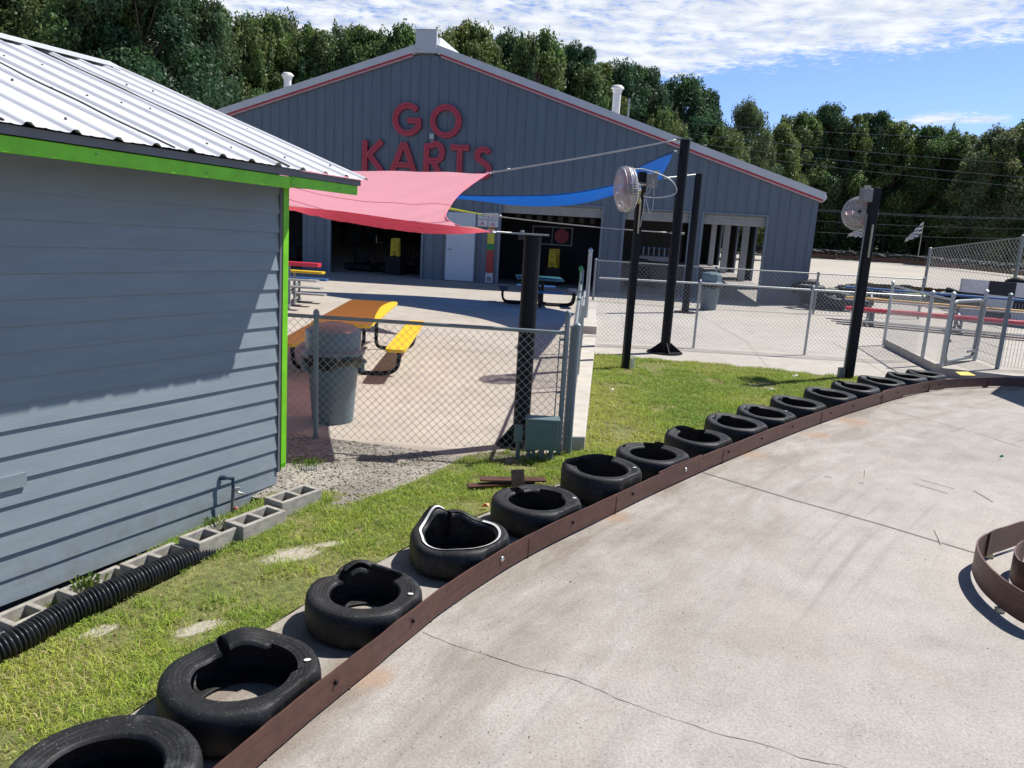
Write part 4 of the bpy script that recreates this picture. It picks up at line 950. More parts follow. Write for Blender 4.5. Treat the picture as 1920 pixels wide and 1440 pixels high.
sg = wallsign('no_smoking_sign', 'white NO SMOKING sign beside the white door', -11.36, -11.0, 1.98, 2.45, 'signwhite')
text('lettering', 'NO', .16, 'ink', sg, wmat(-11.18, 2.36, .0555)); text('lettering', 'SMOKING', .075, 'ink', sg, wmat(-11.18, 2.22, .0555))
def prohib(sg, s, z):
    m = MB(); ring = [W(s + .055 * math.cos(a * .2618), z + .055 * math.sin(a * .2618), .058) for a in range(25)]; m.tube(ring, .008, 5, False); m.bar(W(s - .04, z + .04, .057), W(s + .04, z - .04, .057), .012, .003, up=WN); m.build('ban_symbol', 'inkred', sg)
    m = MB(); m.bar(W(s - .035, z - .005, .0565), W(s + .035, z + .005, .0565), .018, .002, up=WN); m.build('symbol', 'ink', sg)
prohib(sg, -11.18, 2.08)
sg = wallsign('drinks_sign', 'white sign forbidding outside food and beverages, right of NO SMOKING', -10.975, -10.62, 1.98, 2.47, 'signwhite')
for k, (a, sz) in enumerate((('NO', .05), ('OUTSIDE', .062), ('FOOD OR', .058), ('BEVERAGES', .055))): text('lettering', a, sz, 'ink', sg, wmat(-10.80, 2.43 - k * .073, .0555))
prohib(sg, -10.80, 2.07)
st = T('height_chart', 'tall height chart banded chequered, orange, yellow, green and red beside the open bay', 'sign', W(-10.86, .02, .05))
zz = [.03, .38, 1.19, 1.42, 1.77, 1.93, 1.975]; cs = ['signwhite', 'signred', 'signgreen', P('sign_yellow', (.62, .55, .05), .5), 'orange', 'ink']
zz = [.04, .37, 1.18, 1.40, 1.80, 1.99]; cs = cs[:5]
for k, c in enumerate(cs): m = MB(); wbox(m, -10.98, -10.73, zz[k], zz[k + 1] - .002, .035, .05); m.build('band', c, st)
for k in range(4):
    for j in range(8):
        pass
text('lettering', 'HEIGHT', .045, 'ink', st, wmat(-10.855, 1.75, .0505)); text('lettering', 'RULES', .05, 'ink', st, wmat(-10.855, 1.35, .0505)); text('lettering', 'MUST BE', .045, 'ink', st, wmat(-10.855, .32, .0505))
m = MB(); m.box(W(-10.855, .17, .052), (.001, .001, .001)); wbox(m, -10.94, -10.77, .08, .24, .0502, .0515); m.build('picture', P('sign_photo', (.25, .23, .2), .6, scale=30, var=.6), st)
# red channel letters
def arc(cx, cy, rx, ry, a0, a1, n=22): return [(cx + rx * math.cos(R(a0 + (a1 - a0) * k / n)), cy + ry * math.sin(R(a0 + (a1 - a0) * k / n))) for k in range(n + 1)]
def letter(ch, pxl, pxr, pyt, pyb):
    s0, zt = wp(pxl, (pyt + pyb) / 2)[0], None
    s1 = wp(pxr, (pyt + pyb) / 2)[0]; xm = (pxl + pxr) / 2; z1 = wp(xm, pyt)[1]; z0 = wp(xm, pyb)[1]; w = s1 - s0; h = z1 - z0; t = .2; k = t / 2
    X = lambda x: s0 + x; cx = w / 2; S = []
    if ch == 'G': S = [arc(cx, h / 2, w / 2 - k, h / 2 - k, 42, 345, 40) , [(cx * 1.0, h * .47), (w - k * 1.05, h * .47), (w - k * 1.25, h * .26)]]
    if ch == 'O': S = [arc(cx, h / 2, w / 2 - k, h / 2 - k, 0, 360, 48)]
    if ch == 'K': S = [[(k, 0), (k, h)], [(w - k * 1.3, h), (k * 2.2, h * .52)], [(k * 2.3, h * .60), (w - k * .9, 0)]]
    if ch == 'A': S = [[(k, 0), (cx - .02, h - .0)], [(w - k, 0), (cx + .02, h)], [(w * .22, h * .27), (w * .78, h * .27)]]
    if ch == 'R': S = [[(k, 0), (k, h)], [(k * 2, h - k)] + arc(w - h * .26 - k * .3, h * .725, h * .24, h * .725 / 2.62 - k * .0, 90, -90, 16) + [(k * 2, h * .45)], [(w * .48, h * .42), (w - k * .9, 0)]]
    if ch == 'T': S = [[(0, h - k), (w, h - k)], [(cx, 0), (cx, h - 2 * k)]]
    if ch == 'S': S = [arc(cx, h * .73, w / 2 - k, h * .27 - k, 25, 250, 18) + arc(cx, h * .29, w / 2 - k, h * .29 - k, 75, -150, 18)]
    L_ = T('sign_letter', dict(G='round red letter G at the left of the top row of the gable sign', O='round red letter O at the right of the top row of the gable sign', K='red letter K, first of the lower row of the gable sign', A='red letter A, second of the lower row of the gable sign', R='red letter R, third of the lower row of the gable sign', T='red letter T, fourth of the lower row of the gable sign', S='red letter S, last of the lower row, partly behind the red sail')[ch], 'letter', W(s0 + w / 2, z0, .04), group='red channel letters on the gable')
    for lay, (wd, o0, o1, mt, nm) in enumerate(((t, .03, .15, 'red', 'letter_body'), (t * .74, .151, .158, 'redline', 'outline'), (t * .60, .159, .164, 'red', 'letter_face'))):
        m = MB()
        for si, pts in enumerate(S):
            pts = [Vector((p[0], p[1], 0)) for p in pts]; n = len(pts); closed = (pts[0] - pts[-1]).length < 1e-3; Lf = []; Rt = []
            trimv = (t - wd) / 2
            if not closed and lay:
                pts[0] = pts[0] + (pts[1] - pts[0]).normalized() * trimv; pts[-1] = pts[-1] + (pts[-2] - pts[-1]).normalized() * trimv
            for i, p in enumerate(pts):
                if closed: d = pts[(i + 1) % (n - 1)] - pts[(i - 1) % (n - 1)] if i < n - 1 else pts[1] - pts[n - 2]
                else: d = pts[min(i + 1, n - 1)] - pts[max(i - 1, 0)]
                d.normalize(); q = Vector((-d.y, d.x, 0)) * wd / 2; Lf.append(p + q); Rt.append(p - q)
            e = .0017 * si
            for i in range(n - 1):
                m.hexa([W(X(Rt[i].x), z0 + Rt[i].y, o0 - e), W(X(Rt[i + 1].x), z0 + Rt[i + 1].y, o0 - e), W(X(Lf[i + 1].x), z0 + Lf[i + 1].y, o0 - e), W(X(Lf[i].x), z0 + Lf[i].y, o0 - e),
                        W(X(Rt[i].x), z0 + Rt[i].y, o1 - e), W(X(Rt[i + 1].x), z0 + Rt[i + 1].y, o1 - e), W(X(Lf[i + 1].x), z0 + Lf[i + 1].y, o1 - e), W(X(Lf[i].x), z0 + Lf[i].y, o1 - e)])
        m.build(nm, mt, L_)
for a in (('G', 738, 794, 193, 256), ('O', 808, 867, 196, 260), ('K', 681, 724, 264, 323), ('A', 732, 785, 268, 325), ('R', 796, 833, 270, 328), ('T', 846, 880, 272, 330), ('S', 890, 924, 275, 337)): letter(*a)
s_, z_ = wp(812, 257); fl = T('flood_light', 'small grey floodlight between the two rows of sign letters', 'light', W(s_, z_, .05))
m = MB(); wbox(m, s_ - .08, s_ + .08, z_ - .08, z_ + .1, .04, .2); m.build('housing', 'galv', fl, bevel=.01); m = MB(); wbox(m, s_ - .05, s_ + .06, z_ - .2, z_ - .09, .05, .13); m.build('base', 'galvdark', fl)
for nm, q, o_, lb in (('roof_vent', (1151, 162, 212), -1.2, 'tall white capped vent pipe on the right slope of the hall roof'), ('roof_vent', (497, 138, 172), -1.8, 'white capped vent pipe on the left slope behind the shed roof')):
    s_ = wp(q[0], q[2])[0]; s_ -= 0; base = W(s_, zroof(s_) + .2, o_)
    ztop = None; lo, hi = 3., 12.
    bp = base
    for _ in range(40):
        md = (lo + hi) / 2; c_ = CM.T @ np.array([bp.x, bp.y, md - EYE]); y_ = c_[1] / c_[2] * FPX + 720
        if y_ > q[1]: lo = md
        else: hi = md
    vt = T(nm, lb, 'vent pipe', base); m = MB(); m.tube([base, (base.x, base.y, lo - .15)], .14, 16); m.build('stack', 'pipe', vt, smooth=2)
    m = MB(); m.rev([(0, .12), (.14, .11), (.22, .04), (.23, 0), (.17, -.02), (.17, -.1), (0, -.1)], (base.x, base.y, lo - .08), 18); m.build('cap', 'pipe', vt, smooth=2)
b_ = W(wp(1176, 216)[0], zroof(-6.6) + .3, -1.0); m = MB(); m.tube([b_, b_ + Vector((0, 0, .75))], .03, 6); m.build('roof_pipe', 'galvdark', label='thin grey pipe on the hall roof beside the tall vent', cat='pipe')

m = MB(); m.hexa([W(SLW + .1, -.1, -.07), W(-.1, -.1, -.07), W(-.1, -.1, -DEP), W(SLW + .1, -.1, -DEP), W(SLW + .1, .004, -.07), W(-.1, .004, -.07), W(-.1, .004, -DEP), W(SLW + .1, .004, -DEP)]); m.build('floor', P('hall_floor', (.28, .26, .24), .7, var=.2, scale=2), hall)
# karts parked inside
def kart():
    k = T('go_kart', 'dark go-kart parked inside the left open bay', 'go-kart', (0, 0, 0), 0, 'karts parked in the hall')
    m = MB(); m.poly([(-.9, -.6), (.7, -.62), (1.0, -.35), (1.0, .35), (.7, .62), (-.9, .6)], .06, .28); m.build('bumper_body', 'black', k, local=True, bevel=.04)
    m = MB(); m.poly([(.2, -.25), (.85, -.2), (.95, 0), (.85, .2), (.2, .25)], .281, .42); m.build('nose', P('kart_nose', (.06, .012, .012), .5), k, local=True, bevel=.03)
    m = MB(); m.tube([(-.55, -.3, .25), (-.6, -.3, .95), (-.6, -.18, 1.08), (-.6, .18, 1.08), (-.6, .3, .95), (-.55, .3, .25)], .022, 8); m.build('roll_hoop', 'black', k, local=True, smooth=True)
    m = MB(); m.box((-.42, 0, .36), (.42, .44, .1)); m.box((-.62, 0, .58), (.08, .44, .42), Matrix.Rotation(R(-12), 3, 'Y')); m.build('seat', 'blackmatte', k, local=True, bevel=.03)
    m = MB(); m.tube([(.18 + .06 * math.sin(a * .524), .16 * math.cos(a * .524), .60 + .12 * math.sin(a * .524)) for a in range(13)], .014, 6); m.tube([(.45, 0, .3), (.18, 0, .6)], .015, 6); m.build('steering_wheel', 'black', k, local=True)
    for x in (-.6, .6):
        for y in (-.52, .52): m = MB(); m.rev([(.05, -.07), (.13, -.08), (.15, -.05), (.15, .05), (.13, .08), (.05, .07)], (x, y, .151), 18, axis=Matrix.Rotation(R(90), 3, 'X')); m.build('wheel', 'rubber', k, local=True, smooth=True)
    return k
kt = kart(); an = math.atan2(WU.y, WU.x); p = W(-16.1, 0, -2.2); kt.location = p; kt.rotation_euler[2] = an + R(75)
kl = ['dark go-kart second from the left in the open bay behind the caution board', 'dark go-kart right behind the yellow caution board', 'dark go-kart deeper inside the left bay', 'dark go-kart far inside the left bay towards its right side', 'dark go-kart just inside the opening seen past the shed', 'dark go-kart inside the third open bay']
for q, lb in zip(((-14.9, -2.4), (-13.8, -2.6), (-15.5, -5.4), (-14.0, -5.6), (-19, -2.2), (-5.4, -3.8)), kl): dup(kt, W(q[0], 0, q[1]), an + R(70 + 15 * random.random()), lb)
m = MB(); wbox(m, -5.85, -4.35, .93, 1.12, -7.0, -6.2); m.build('counter', 'white', label='white counter top inside the third open bay', cat='counter')
rl = T('striped_railing', 'small blue railing with white uprights above the white counter', 'railing', W(-5.1, 1.2, -6.5))
m = MB(); wbox(m, -5.8, -4.35, 1.42, 1.5, -6.52, -6.48); wbox(m, -5.8, -4.35, 1.2, 1.25, -6.52, -6.48); m.build('rail', 'seatblue', rl)
for k in range(7): m = MB(); wbox(m, -5.75 + k * .22, -5.70 + k * .22, 1.14, 1.50, -6.47, -6.44); m.build('upright', 'white', rl)
def caution(px, py, pb, hgt, depthpx, lb, rz, s, o, zb):
    c = W(s, 0, o) + Vector((0, 0, zb)); t = T('caution_board', lb, 'caution sign', c, rz, 'yellow caution boards'); h = hgt
    for sgn in (1, -1):
        m = MB(); th = R(10) * sgn; mt = Matrix.Rotation(th, 3, 'X'); w0, w1 = .17, .11
        pts = [(-w0, 0), (-.08, 0), (-.05, .06), (.05, .06), (.08, 0), (w0, 0), (w1, h), (-w1, h)]
        V = [Vector((x, -.006 * 1, z)) for x, z in pts]; V2 = [Vector((x, .006, z)) for x, z in pts]
        off_ = Vector((0, -sgn * .19 * h / 1.0, 0)); V = [mt @ v + off_ for v in V]; V2 = [mt @ v + off_ for v in V2]
        n = len(pts); m.add(V + V2, [tuple(range(n)), tuple(range(2 * n - 1, n - 1, -1))] + [(i, i + n, (i + 1) % n + n, (i + 1) % n) for i in range(n)]); o_ = m.build('panel', 'caution', t, local=True)
        if sgn == 1:
            f_ = lambda x, z: mt @ Vector((x, -.0085, z)) + off_
            m = MB(); m.add([f_(-.05, h * .93), f_(.05, h * .93), f_(.05, h * .88), f_(-.05, h * .88)], [(3, 2, 1, 0)])
            m.add([f_(-.06, h * .5), f_(.06, h * .5), f_(0, h * .66), f_(-.035, h * .515), f_(.035, h * .515), f_(0, h * .62)], [(0, 1, 4, 3), (1, 2, 5, 4), (2, 0, 3, 5)])
            for q in range(2): m.add([f_(-.08, h * (.28 - q * .08)), f_(.08, h * (.28 - q * .08)), f_(.08, h * (.25 - q * .08)), f_(-.08, h * (.25 - q * .08))], [(3, 2, 1, 0)])
            m.build('print', 'ink', t, local=True)
            text('lettering', 'CAUTION', .05, 'ink', t, Matrix.Translation(c) @ Matrix.Rotation(rz, 4, 'Z') @ Matrix.Translation(f_(0, h * .77) + Vector((0, -.003, 0))) @ Matrix.Rotation(R(90), 4, 'X') @ Matrix.Rotation(th, 4, 'X'), .0005)
# both stand on things indoors: low black stands
for s_, o_, zt_, lb in ((-14.75, -1.2, .68, 'low black stand under the caution board in the left bay'), (-8.75, -1.6, .62, 'low black stand under the caution board in the middle bay')):
    m = MB(); wbox(m, s_ - .3, s_ + .3, 0, zt_, o_ - .3, o_ + .3); m.build('stand', 'blackmatte', label=lb, cat='stand', bevel=.02)
caution(722, 453, 487, .68, 0, 'yellow caution board in the dark left bay under the red sail', an + R(4), -14.75, -1.2, .68)
caution(1030, 475, 507, .70, 0, 'yellow caution board in the dark middle bay above the teal table', an - R(14), -8.75, -1.6, .62)

# ---------------------------------------------------------------- posts, sails, cables
def solve_top(b, py):
    lo, hi = -1., 30.
    for _ in range(50):
        md = (lo + hi) / 2; c_ = CM.T @ np.array([b.x, b.y, md - EYE]); y_ = c_[1] / c_[2] * FPX + 720
        if y_ > py: lo = md
        else: hi = md
    return lo
def flange(t, b, r, h, wing):
    m = MB(); m.rev([(0, .02), (wing, .02), (wing, 0), (0, 0)], b, 28); m.build('base_plate', 'black', t)
    for k in range(4):
        a = k * PI / 2 + .1; d = Vector((math.cos(a), math.sin(a), 0)); q = Vector((-d.y, d.x, 0)) * .006; p0 = b + d * r * .9; p1 = b + d * (wing - .02)
        m = MB(); V = [p0 + Vector((0, 0, .02)), p1 + Vector((0, 0, .02)), p1 + Vector((0, 0, .03)), p0 + Vector((0, 0, h))]; m.add([v + q for v in V] + [v - q for v in V], [(0, 1, 2, 3), (7, 6, 5, 4), (0, 4, 5, 1), (1, 5, 6, 2), (2, 6, 7, 3), (3, 7, 4, 0)]); m.build('gusset', 'black', t)
b = Vector((.115, 7.38, 0)); zt = solve_top(b, 441); col_top = b + Vector((0, 0, zt))
t = T('sail_post', 'thick black round post with a flat plate on top, behind the chain-link corner', 'post', b)
m = MB(); m.tube([b, col_top], .082, 28); m.build('pole', 'black', t, smooth=2); flange(t, b, .08, .22, .24)
m = MB(); m.box(col_top + Vector((-.03, 0, .007)), (.36, .2, .014)); m.build('top_plate', 'galvdark', t)
m = MB(); m.tube([col_top + Vector((-.1, 0, .02)), col_top + Vector((-.1, 0, .04))], .018, 6); m.build('bolt', 'galv', t)
col_plate = col_top + Vector((-.2, 0, .01))
pb = G(1246, 661); zt = solve_top(pb, 262); ptop = pb + Vector((0, 0, zt))
t = T('sail_post', 'tall black round post with a finned base plate between the two fences', 'post', pb)
m = MB(); m.tube([pb, ptop], .087, 28); m.build('pole', 'black', t, smooth=2); flange(t, pb, .085, .2, .32)
m = MB(); m.box(ptop + Vector((-.02, 0, .008)), (.26, .16, .016)); m.build('top_plate', 'galvdark', t)
m = MB(); q = pb + Vector((0, 0, solve_top(pb, 437))); m.tube([q + Vector((-.12, -.02, 0)), q + Vector((.14, -.02, 0))], .018, 8); m.build('eye_bolt', 'galv', t)
eye2 = q + Vector((-.12, -.02, 0))
p3 = Vector((4.72, 21.4, 0)); z3 = solve_top(p3, 326); p3t = p3 + Vector((0, 0, z3)); 
r_ = ray(1311, 326); t3 = 21.4 / r_[1]; 
t = T('sail_post', 'black post farther back, directly in front of the hall wall', 'post', Vector((r_[0] * t3, 21.4, 0)))
p3 = Vector((r_[0] * t3, 21.4, 0)); p3t = p3 + Vector((0, 0, z3)); m = MB(); m.tube([p3, p3t], .10, 24); m.build('pole', 'black', t, smooth=2); m = MB(); m.rev([(0, .02), (.3, .02), (.3, 0), (0, 0)], p3, 24); m.build('base_plate', 'black', t)

SUNV = Vector((.61, .36, 1))
# red sail
K1 = AY(921, 434, 7.25); K2 = AY(917, 324, 14.3); K3 = AY(470, 318, 14.0); K4 = AY(470, 372, 6.95)
edgeR = catmull([K1, AY(868, 427, 8.5), AY(837, 410, 10.5), AY(841, 391, 11.9), AY(866, 360, 13.1), K2], 7)
NU, NV = 40, len(edgeR) - 1
nearE = catmull([K4, AY(537, 386, 7.0), AY(640, 396, 7.05), AY(760, 413, 7.1), AY(860, 425, 7.15), K1], 8)
def at(C, u):
    x = u * (len(C) - 1); i = min(int(x), len(C) - 2); return C[i].lerp(C[i + 1], x - i)
rs = T('red_shade_sail', 'red shade sail stretched over the patio from the low post to the tall post', 'shade sail', K1)
V = []; F = []
for j in range(NV + 1):
    v = j / NV; L_ = K4.lerp(K3, v); R_ = edgeR[j]
    for i in range(NU + 1):
        u = i / NU; p = L_.lerp(R_, u)
        n0 = K4.lerp(K1, u); dn = at(nearE, u) - n0; p = p + dn * (1 - v) ** 2
        p = p - Vector((0, 0, .16 * math.sin(PI * v) * math.sin(PI * u))) + Vector((0, 0, .012 * math.sin((v - .9 * u) * 30) * u ** 2 + .008 * math.sin(v * 40 + u * 9)))
        V.append(p)
F = [(j * (NU + 1) + i, j * (NU + 1) + i + 1, (j + 1) * (NU + 1) + i + 1, (j + 1) * (NU + 1) + i) for j in range(NV) for i in range(NU)]
V0 = V; m = MB(); m.add(V, F); m.build('canopy', 'sailred', rs, smooth=True)
low = catmull([AY(470, 380, 6.9), AY(537, 392, 6.98), AY(620, 411, 7.0), AY(700, 425, 7.02), AY(790, 437, 7.05), AY(860, 439, 7.1), AY(900, 436.5, 7.15), K1 + Vector((0, 0, -.004))], 6)
V = []; n = 50
for i in range(n + 1):
    a = at(nearE, i / n); r_ = ray(*[0, 0]) ; V += [a, None]
for i in range(n + 1):   # flap follows the crest line, dropping to the hem
    a = V[2 * i]; c_ = CM.T @ np.array([a.x, a.y, a.z - EYE]); pxx = c_[0] / c_[2] * FPX + 960
    bb = min(low, key=lambda q: abs((CM.T @ np.array([q.x, q.y, q.z - EYE]))[0] / (CM.T @ np.array([q.x, q.y, q.z - EYE]))[2] * FPX + 960 - pxx)); V[2 * i + 1] = Vector((a.x, a.y - .05, bb.z))
m = MB(); m.add(V, [(2 * i, 2 * i + 1, 2 * i + 3, 2 * i + 2) for i in range(n)]); m.build('backlit_flap', sailm('backlit_red_cloth', (.72, .07, .12), (.95, .08, .12), .04), rs, smooth=True)  # added flap; its deep red stands for the sail's backlit underside
for frac in (.33, .66):
    m = MB(); jj = int(frac * NV); m.tube([V0[jj * (NU + 1) + i] + Vector((0, 0, .003)) for i in range(NU + 1)], .006, 4); m.build('seam', P('sail_seam', (.75, .2, .28), .6), rs)
m = MB(); m.tube([p + Vector((0, 0, .004)) for p in edgeR], .010, 5); m.build('edge_webbing', bpy.data.materials['sail_seam'], rs)
for k_ in (K1, K2):
    m = MB(); c_ = k_; m.tube([c_ + Vector((.045 * math.cos(a * .5236), .045 * math.sin(a * .5236), .012 * math.sin(a * .5236))) for a in range(13)], .007, 6, False); m.build('corner_ring', 'chrome', rs)
def sagcable(a, b, sag, r, n=14): return [a.lerp(b, k / n) - Vector((0, 0, sag * 4 * (k / n) * (1 - k / n))) for k in range(n + 1)]
def cable(name, a, b, sag, r, mat, label, turn=True):
    t = T(name, label, 'cable', a); m = MB(); m.tube(sagcable(a, b, sag, r), r, 6); m.build('wire_rope', mat, t, smooth=True)
    if turn: m = MB(); d = (b - a).normalized(); m.tube([a + d * .02, a + d * .1, a + d * .12, a + d * .3, a + d * .32, a + d * .38], 0, 8, True, [.02, .022, .010, .010, .022, .018]); m.build('turnbuckle', 'galv', t, smooth=True)
    return t
cable('sail_cable', K2, ptop + Vector((-.1, 0, .0)), .02, .014, 'wire', 'white cable from the red sail corner up to the tall black post top')
cable('sail_cable', K1, col_plate, .0, .008, 'wire', 'short shackle holding the red sail corner to the low post plate', False)
# blue sail
B1 = AY(1263, 284, 13.6); B3 = G(545, 545) + SUNV * 2.8
nearB = catmull([B3, G(710, 568) + SUNV * 2.78, G(800, 580) + SUNV * 2.8, G(900, 597) + SUNV * 2.88, G(980, 625) + SUNV * 3.1, AY(1190, 318, 14.6), B1], 8)
B2 = AY(1245, 334, 20.8)
farB = catmull([B3, G(745, 553) + SUNV * 2.8, AY(960, 381, 22.6), AY(1060, 383, 22.3), AY(1150, 366, 21.8), B2], 8)
rightB = catmull([B1, AY(1252, 310, 15.5), AY(1240, 330, 18), B2], 6)
bs = T('blue_shade_sail', 'blue shade sail hung between the tall post and the front of the hall', 'shade sail', B1); V = []; NU, NV = 40, 14
for i in range(NU + 1):
    u = i / NU; a = at(nearB, u); b = at(farB, u)
    for j in range(NV + 1):
        v = j / NV; p = a.lerp(b, v); e = (u ** 6); rb = at(rightB, v) - B1.lerp(B2, v); p = p + rb * e - Vector((0, 0, .12 * math.sin(PI * v) * math.sin(PI * min(1, u * 1.05)))) + Vector((0, 0, .02 * math.sin(v * 22 + u * 3) * math.sin(PI * u)))
        V.append(p)
m = MB(); m.add(V, [(i * (NV + 1) + j, (i + 1) * (NV + 1) + j, (i + 1) * (NV + 1) + j + 1, i * (NV + 1) + j + 1) for i in range(NU) for j in range(NV)]); m.build('canopy', 'sailblue', bs, smooth=True)
m = MB(); m.tube(nearB, .012, 5); m.build('hem', P('dark_blue_hem', (.01, .04, .14), .5), bs)
cable('sail_cable', B1, ptop + Vector((-.08, 0, -.2)), 0, .016, 'galvdark', 'short chain link holding the blue sail to the tall post', False)
cable('sail_cable', B2, p3t - Vector((.05, 0, .02)), 0, .022, 'wire', 'white strap from the blue sail to the post in front of the hall', False)
L1 = AY(905, 402, 15.0); 
m = MB(); a = AY(800, 384, 15.3); V = []; 
for k in range(13): q = a.lerp(L1, k / 12); w_ = .045 * (1 - k / 13.5); V += [q + Vector((0, .0, w_)), q + Vector((0, 1.4 * (1 - k / 12.5), -w_ * .2))]
ls = T('lime_shade_sail', 'lime green sail seen edge-on beyond the red one', 'shade sail', L1); m.add(V, [(2 * k, 2 * k + 1, 2 * k + 3, 2 * k + 2) for k in range(12)]); m.build('canopy', 'lime', ls)
m = MB(); m.tube([a.lerp(L1, k / 8) for k in range(9)], .02, 6, True, [.03 - .0025 * k for k in range(9)]); m.build('hem', 'lime', ls)
cable('sail_cable', L1, eye2, .03, .009, 'wire', 'thin cable from the lime sail across the open bay to the tall post')

# ---------------------------------------------------------------- fans on posts
def fan_post(base, py_top, label, w=.11):
    z = solve_top(base, py_top); t = T('steel_post', label, 'post', base); m = MB(); m.box(base + Vector((0, 0, z / 2)), (w, w, z), Matrix.Rotation(R(12), 3, 'Z')); m.build('square_tube', 'black', t, bevel=.006); return t, z
fb1 = G(1172, 691); t1, zf1 = fan_post(fb1, 322, 'square black post carrying the left fan, standing on the lawn', .105)
m = MB(); q = fb1 + Vector((.09, -.03, .0)); m.box(q + Vector((0, 0, .1)), (.03, .05, .16)); m.tube([q + Vector((.03, -.02, .0)), q + Vector((.035, -.03, .2))], .012, 8); m.build('outlet', 'signwhite', t1)
fb2 = G(1589, 711); t2, zf2 = fan_post(fb2, 352, 'square black post carrying the right fan, behind the tyre row', .125)
m = MB(); q = fb2 + Vector((-.12, -.01, .0)); m.box(q + Vector((0, 0, .1)), (.09, .08, .17)); m.build('junction_box', 'greybox', t2)
m = MB(); q = fb2 + Vector((-.085, -.02, 0)); m.tube([q + Vector((0, 0, .15)), q + Vector((0, 0, zf2 - .4))], .011, 6); m.build('conduit', 'galvdark', t2)
def fan(label, c, axis, rad, postp):
    """c hub centre, axis = direction the fan blows"""
    ax = Vector(axis).normalized(); X_ = ax.cross(Vector((0, 0, 1))).normalized(); Z_ = X_.cross(ax); mt = Matrix((X_, Z_, ax * 1)).transposed()
    t = T('wall_fan', label, 'fan', c); f = lambda x, y, z: c + mt @ Vector((x, y, z))
    m = MB()
    for r, z in ((rad, 0), (rad * .97, .07), (rad * .97, -.07), (rad * .6, .13), (rad * .6, -.12), (rad * .25, .15)):
        m.tube([f(r * math.cos(a * PI / 16), r * math.sin(a * PI / 16), z) for a in range(33)], .005 if r > rad * .9 else .0025, 5, False)
    for k in range(56):
        a = k * 2 * PI / 56
        for sg in (1, -1): m.tube([f(q * rad * math.cos(a), q * rad * math.sin(a), sg * z) for q, z in ((.16, .15), (.6, .13), (.9, .09), (1, 0))], .0016, 3, False)
    m.build('cage', 'wire', t)
    m = MB(); m.rev([(.02, .155), (rad * .6, .135), (rad * .9, .095), (rad * 1.005, .0), (rad * .9, -.095), (rad * .6, -.13), (.05, -.15)], c, 36, axis=mt); m.build('plastic_film', 'film', t, smooth=True)
    m = MB()
    for k in range(3):
        a0 = k * 2 * PI / 3; V = []
        for i in range(7):
            q = .08 + (rad * .86 - .08) * i / 6; w = .22 + .5 * math.sin(PI * min(1, .25 + i / 7)) ; V += [f(q * math.cos(a0 - w / 2), q * math.sin(a0 - w / 2), .035), f(q * math.cos(a0 + w / 2), q * math.sin(a0 + w / 2), -.035)]
        m.add(V, [(2 * i, 2 * i + 1, 2 * i + 3, 2 * i + 2) for i in range(6)])
    m.build('fan_blade', 'blades', t)
    m = MB(); m.rev([(0, .05), (.07, .04), (.08, 0), (.075, -.1), (.09, -.13), (.09, -.24), (.07, -.28), (0, -.285)], c, 20, axis=mt); m.build('motor', 'black', t, smooth=2)
    m = MB(); m.rev([(.0915, -.15), (.0915, -.2)], c, 20, axis=mt); m.build('motor_band', 'chrome', t, smooth=True)
    m = MB(); e = f(0, -.02, -.2); pp = Vector(postp); m.bar(e, e + Vector((0, 0, -.12)), .05, .03); m.bar(e + Vector((0, 0, -.1)), Vector((pp.x, pp.y, e.z - .18)) , .045, .03); pf = Vector((pp.x, pp.y, 0)); d_ = Vector((0, -1, 0)); m.bar(pf + d_ * .07 + Vector((-.0, 0, e.z - .12)), pf + d_ * .075 + Vector((-.0, 0, e.z - .62)), .065, .02, up=(1, 0, 0)); m.build('bracket', 'beige', t)
    return t
c1 = AY(1174, 355, 11.55); fan('wall fan seen from the side in its plastic-filmed cage on the left post', c1, (-.97, -.16, -.10), .325, fb1)
c2 = AY(1612, 400, 12.45); fan('wall fan facing the camera in a clear cage on the right post', c2, (-.42, -.88, .14), .265, fb2)
for nm, base, z_, dx, lb in (('control_box', fb1, zf1, .14, 'grey control box on top of the left fan post'), ('control_box', fb2, zf2, -.14, 'grey control box on top of the right fan post')):
    c = base + Vector((dx, -.02, z_ - .12)); bx = T(nm, lb, 'control box', c); m = MB(); m.box(c, (.17, .12, .2), Matrix.Rotation(R(12), 3, 'Z')); m.build('case', 'greybox', bx, bevel=.01); m = MB(); m.box(c + Vector((.07 if dx > 0 else -.0, 0, .12)), (.07, .09, .05)); m.build('lid', 'beige', bx)
m = MB(); a = fb1 + Vector((0, -.05, zf1 + .03))
m.tube(catmull([AY(1157, 332, 11.5), AY(1160, 318, 11.5), AY(1172, 312, 11.5), AY(1182, 317, 11.5), AY(1203, 317, 11.6), AY(1220, 321, 11.6), AY(1240, 328, 11.6), AY(1258, 338, 11.6), AY(1268, 352, 11.6), AY(1266, 363, 11.6), AY(1250, 369, 11.6), AY(1228, 371, 11.6), AY(1206, 369, 11.6)], 6), .008, 6)
m.tube(catmull([AY(1207, 368, 11.55), AY(1214, 352, 11.55), AY(1220, 346, 11.55), AY(1221, 352, 11.55), AY(1212, 366, 11.55)], 6), .006, 5); m.tube(catmull([AY(1224, 336, 11.6), AY(1226, 360, 11.6), AY(1223, 392, 11.6), AY(1218, 400, 11.6), AY(1214, 385, 11.6), AY(1211, 372, 11.6)], 6), .005, 5)
m.tube(catmull([AY(1208, 372, 11.62), AY(1206, 395, 11.62), AY(1200, 425, 11.65)], 5), .006, 5)
m.build('power_cable', 'wire', label='looping grey power cable hanging from the left fan', cat='cable')

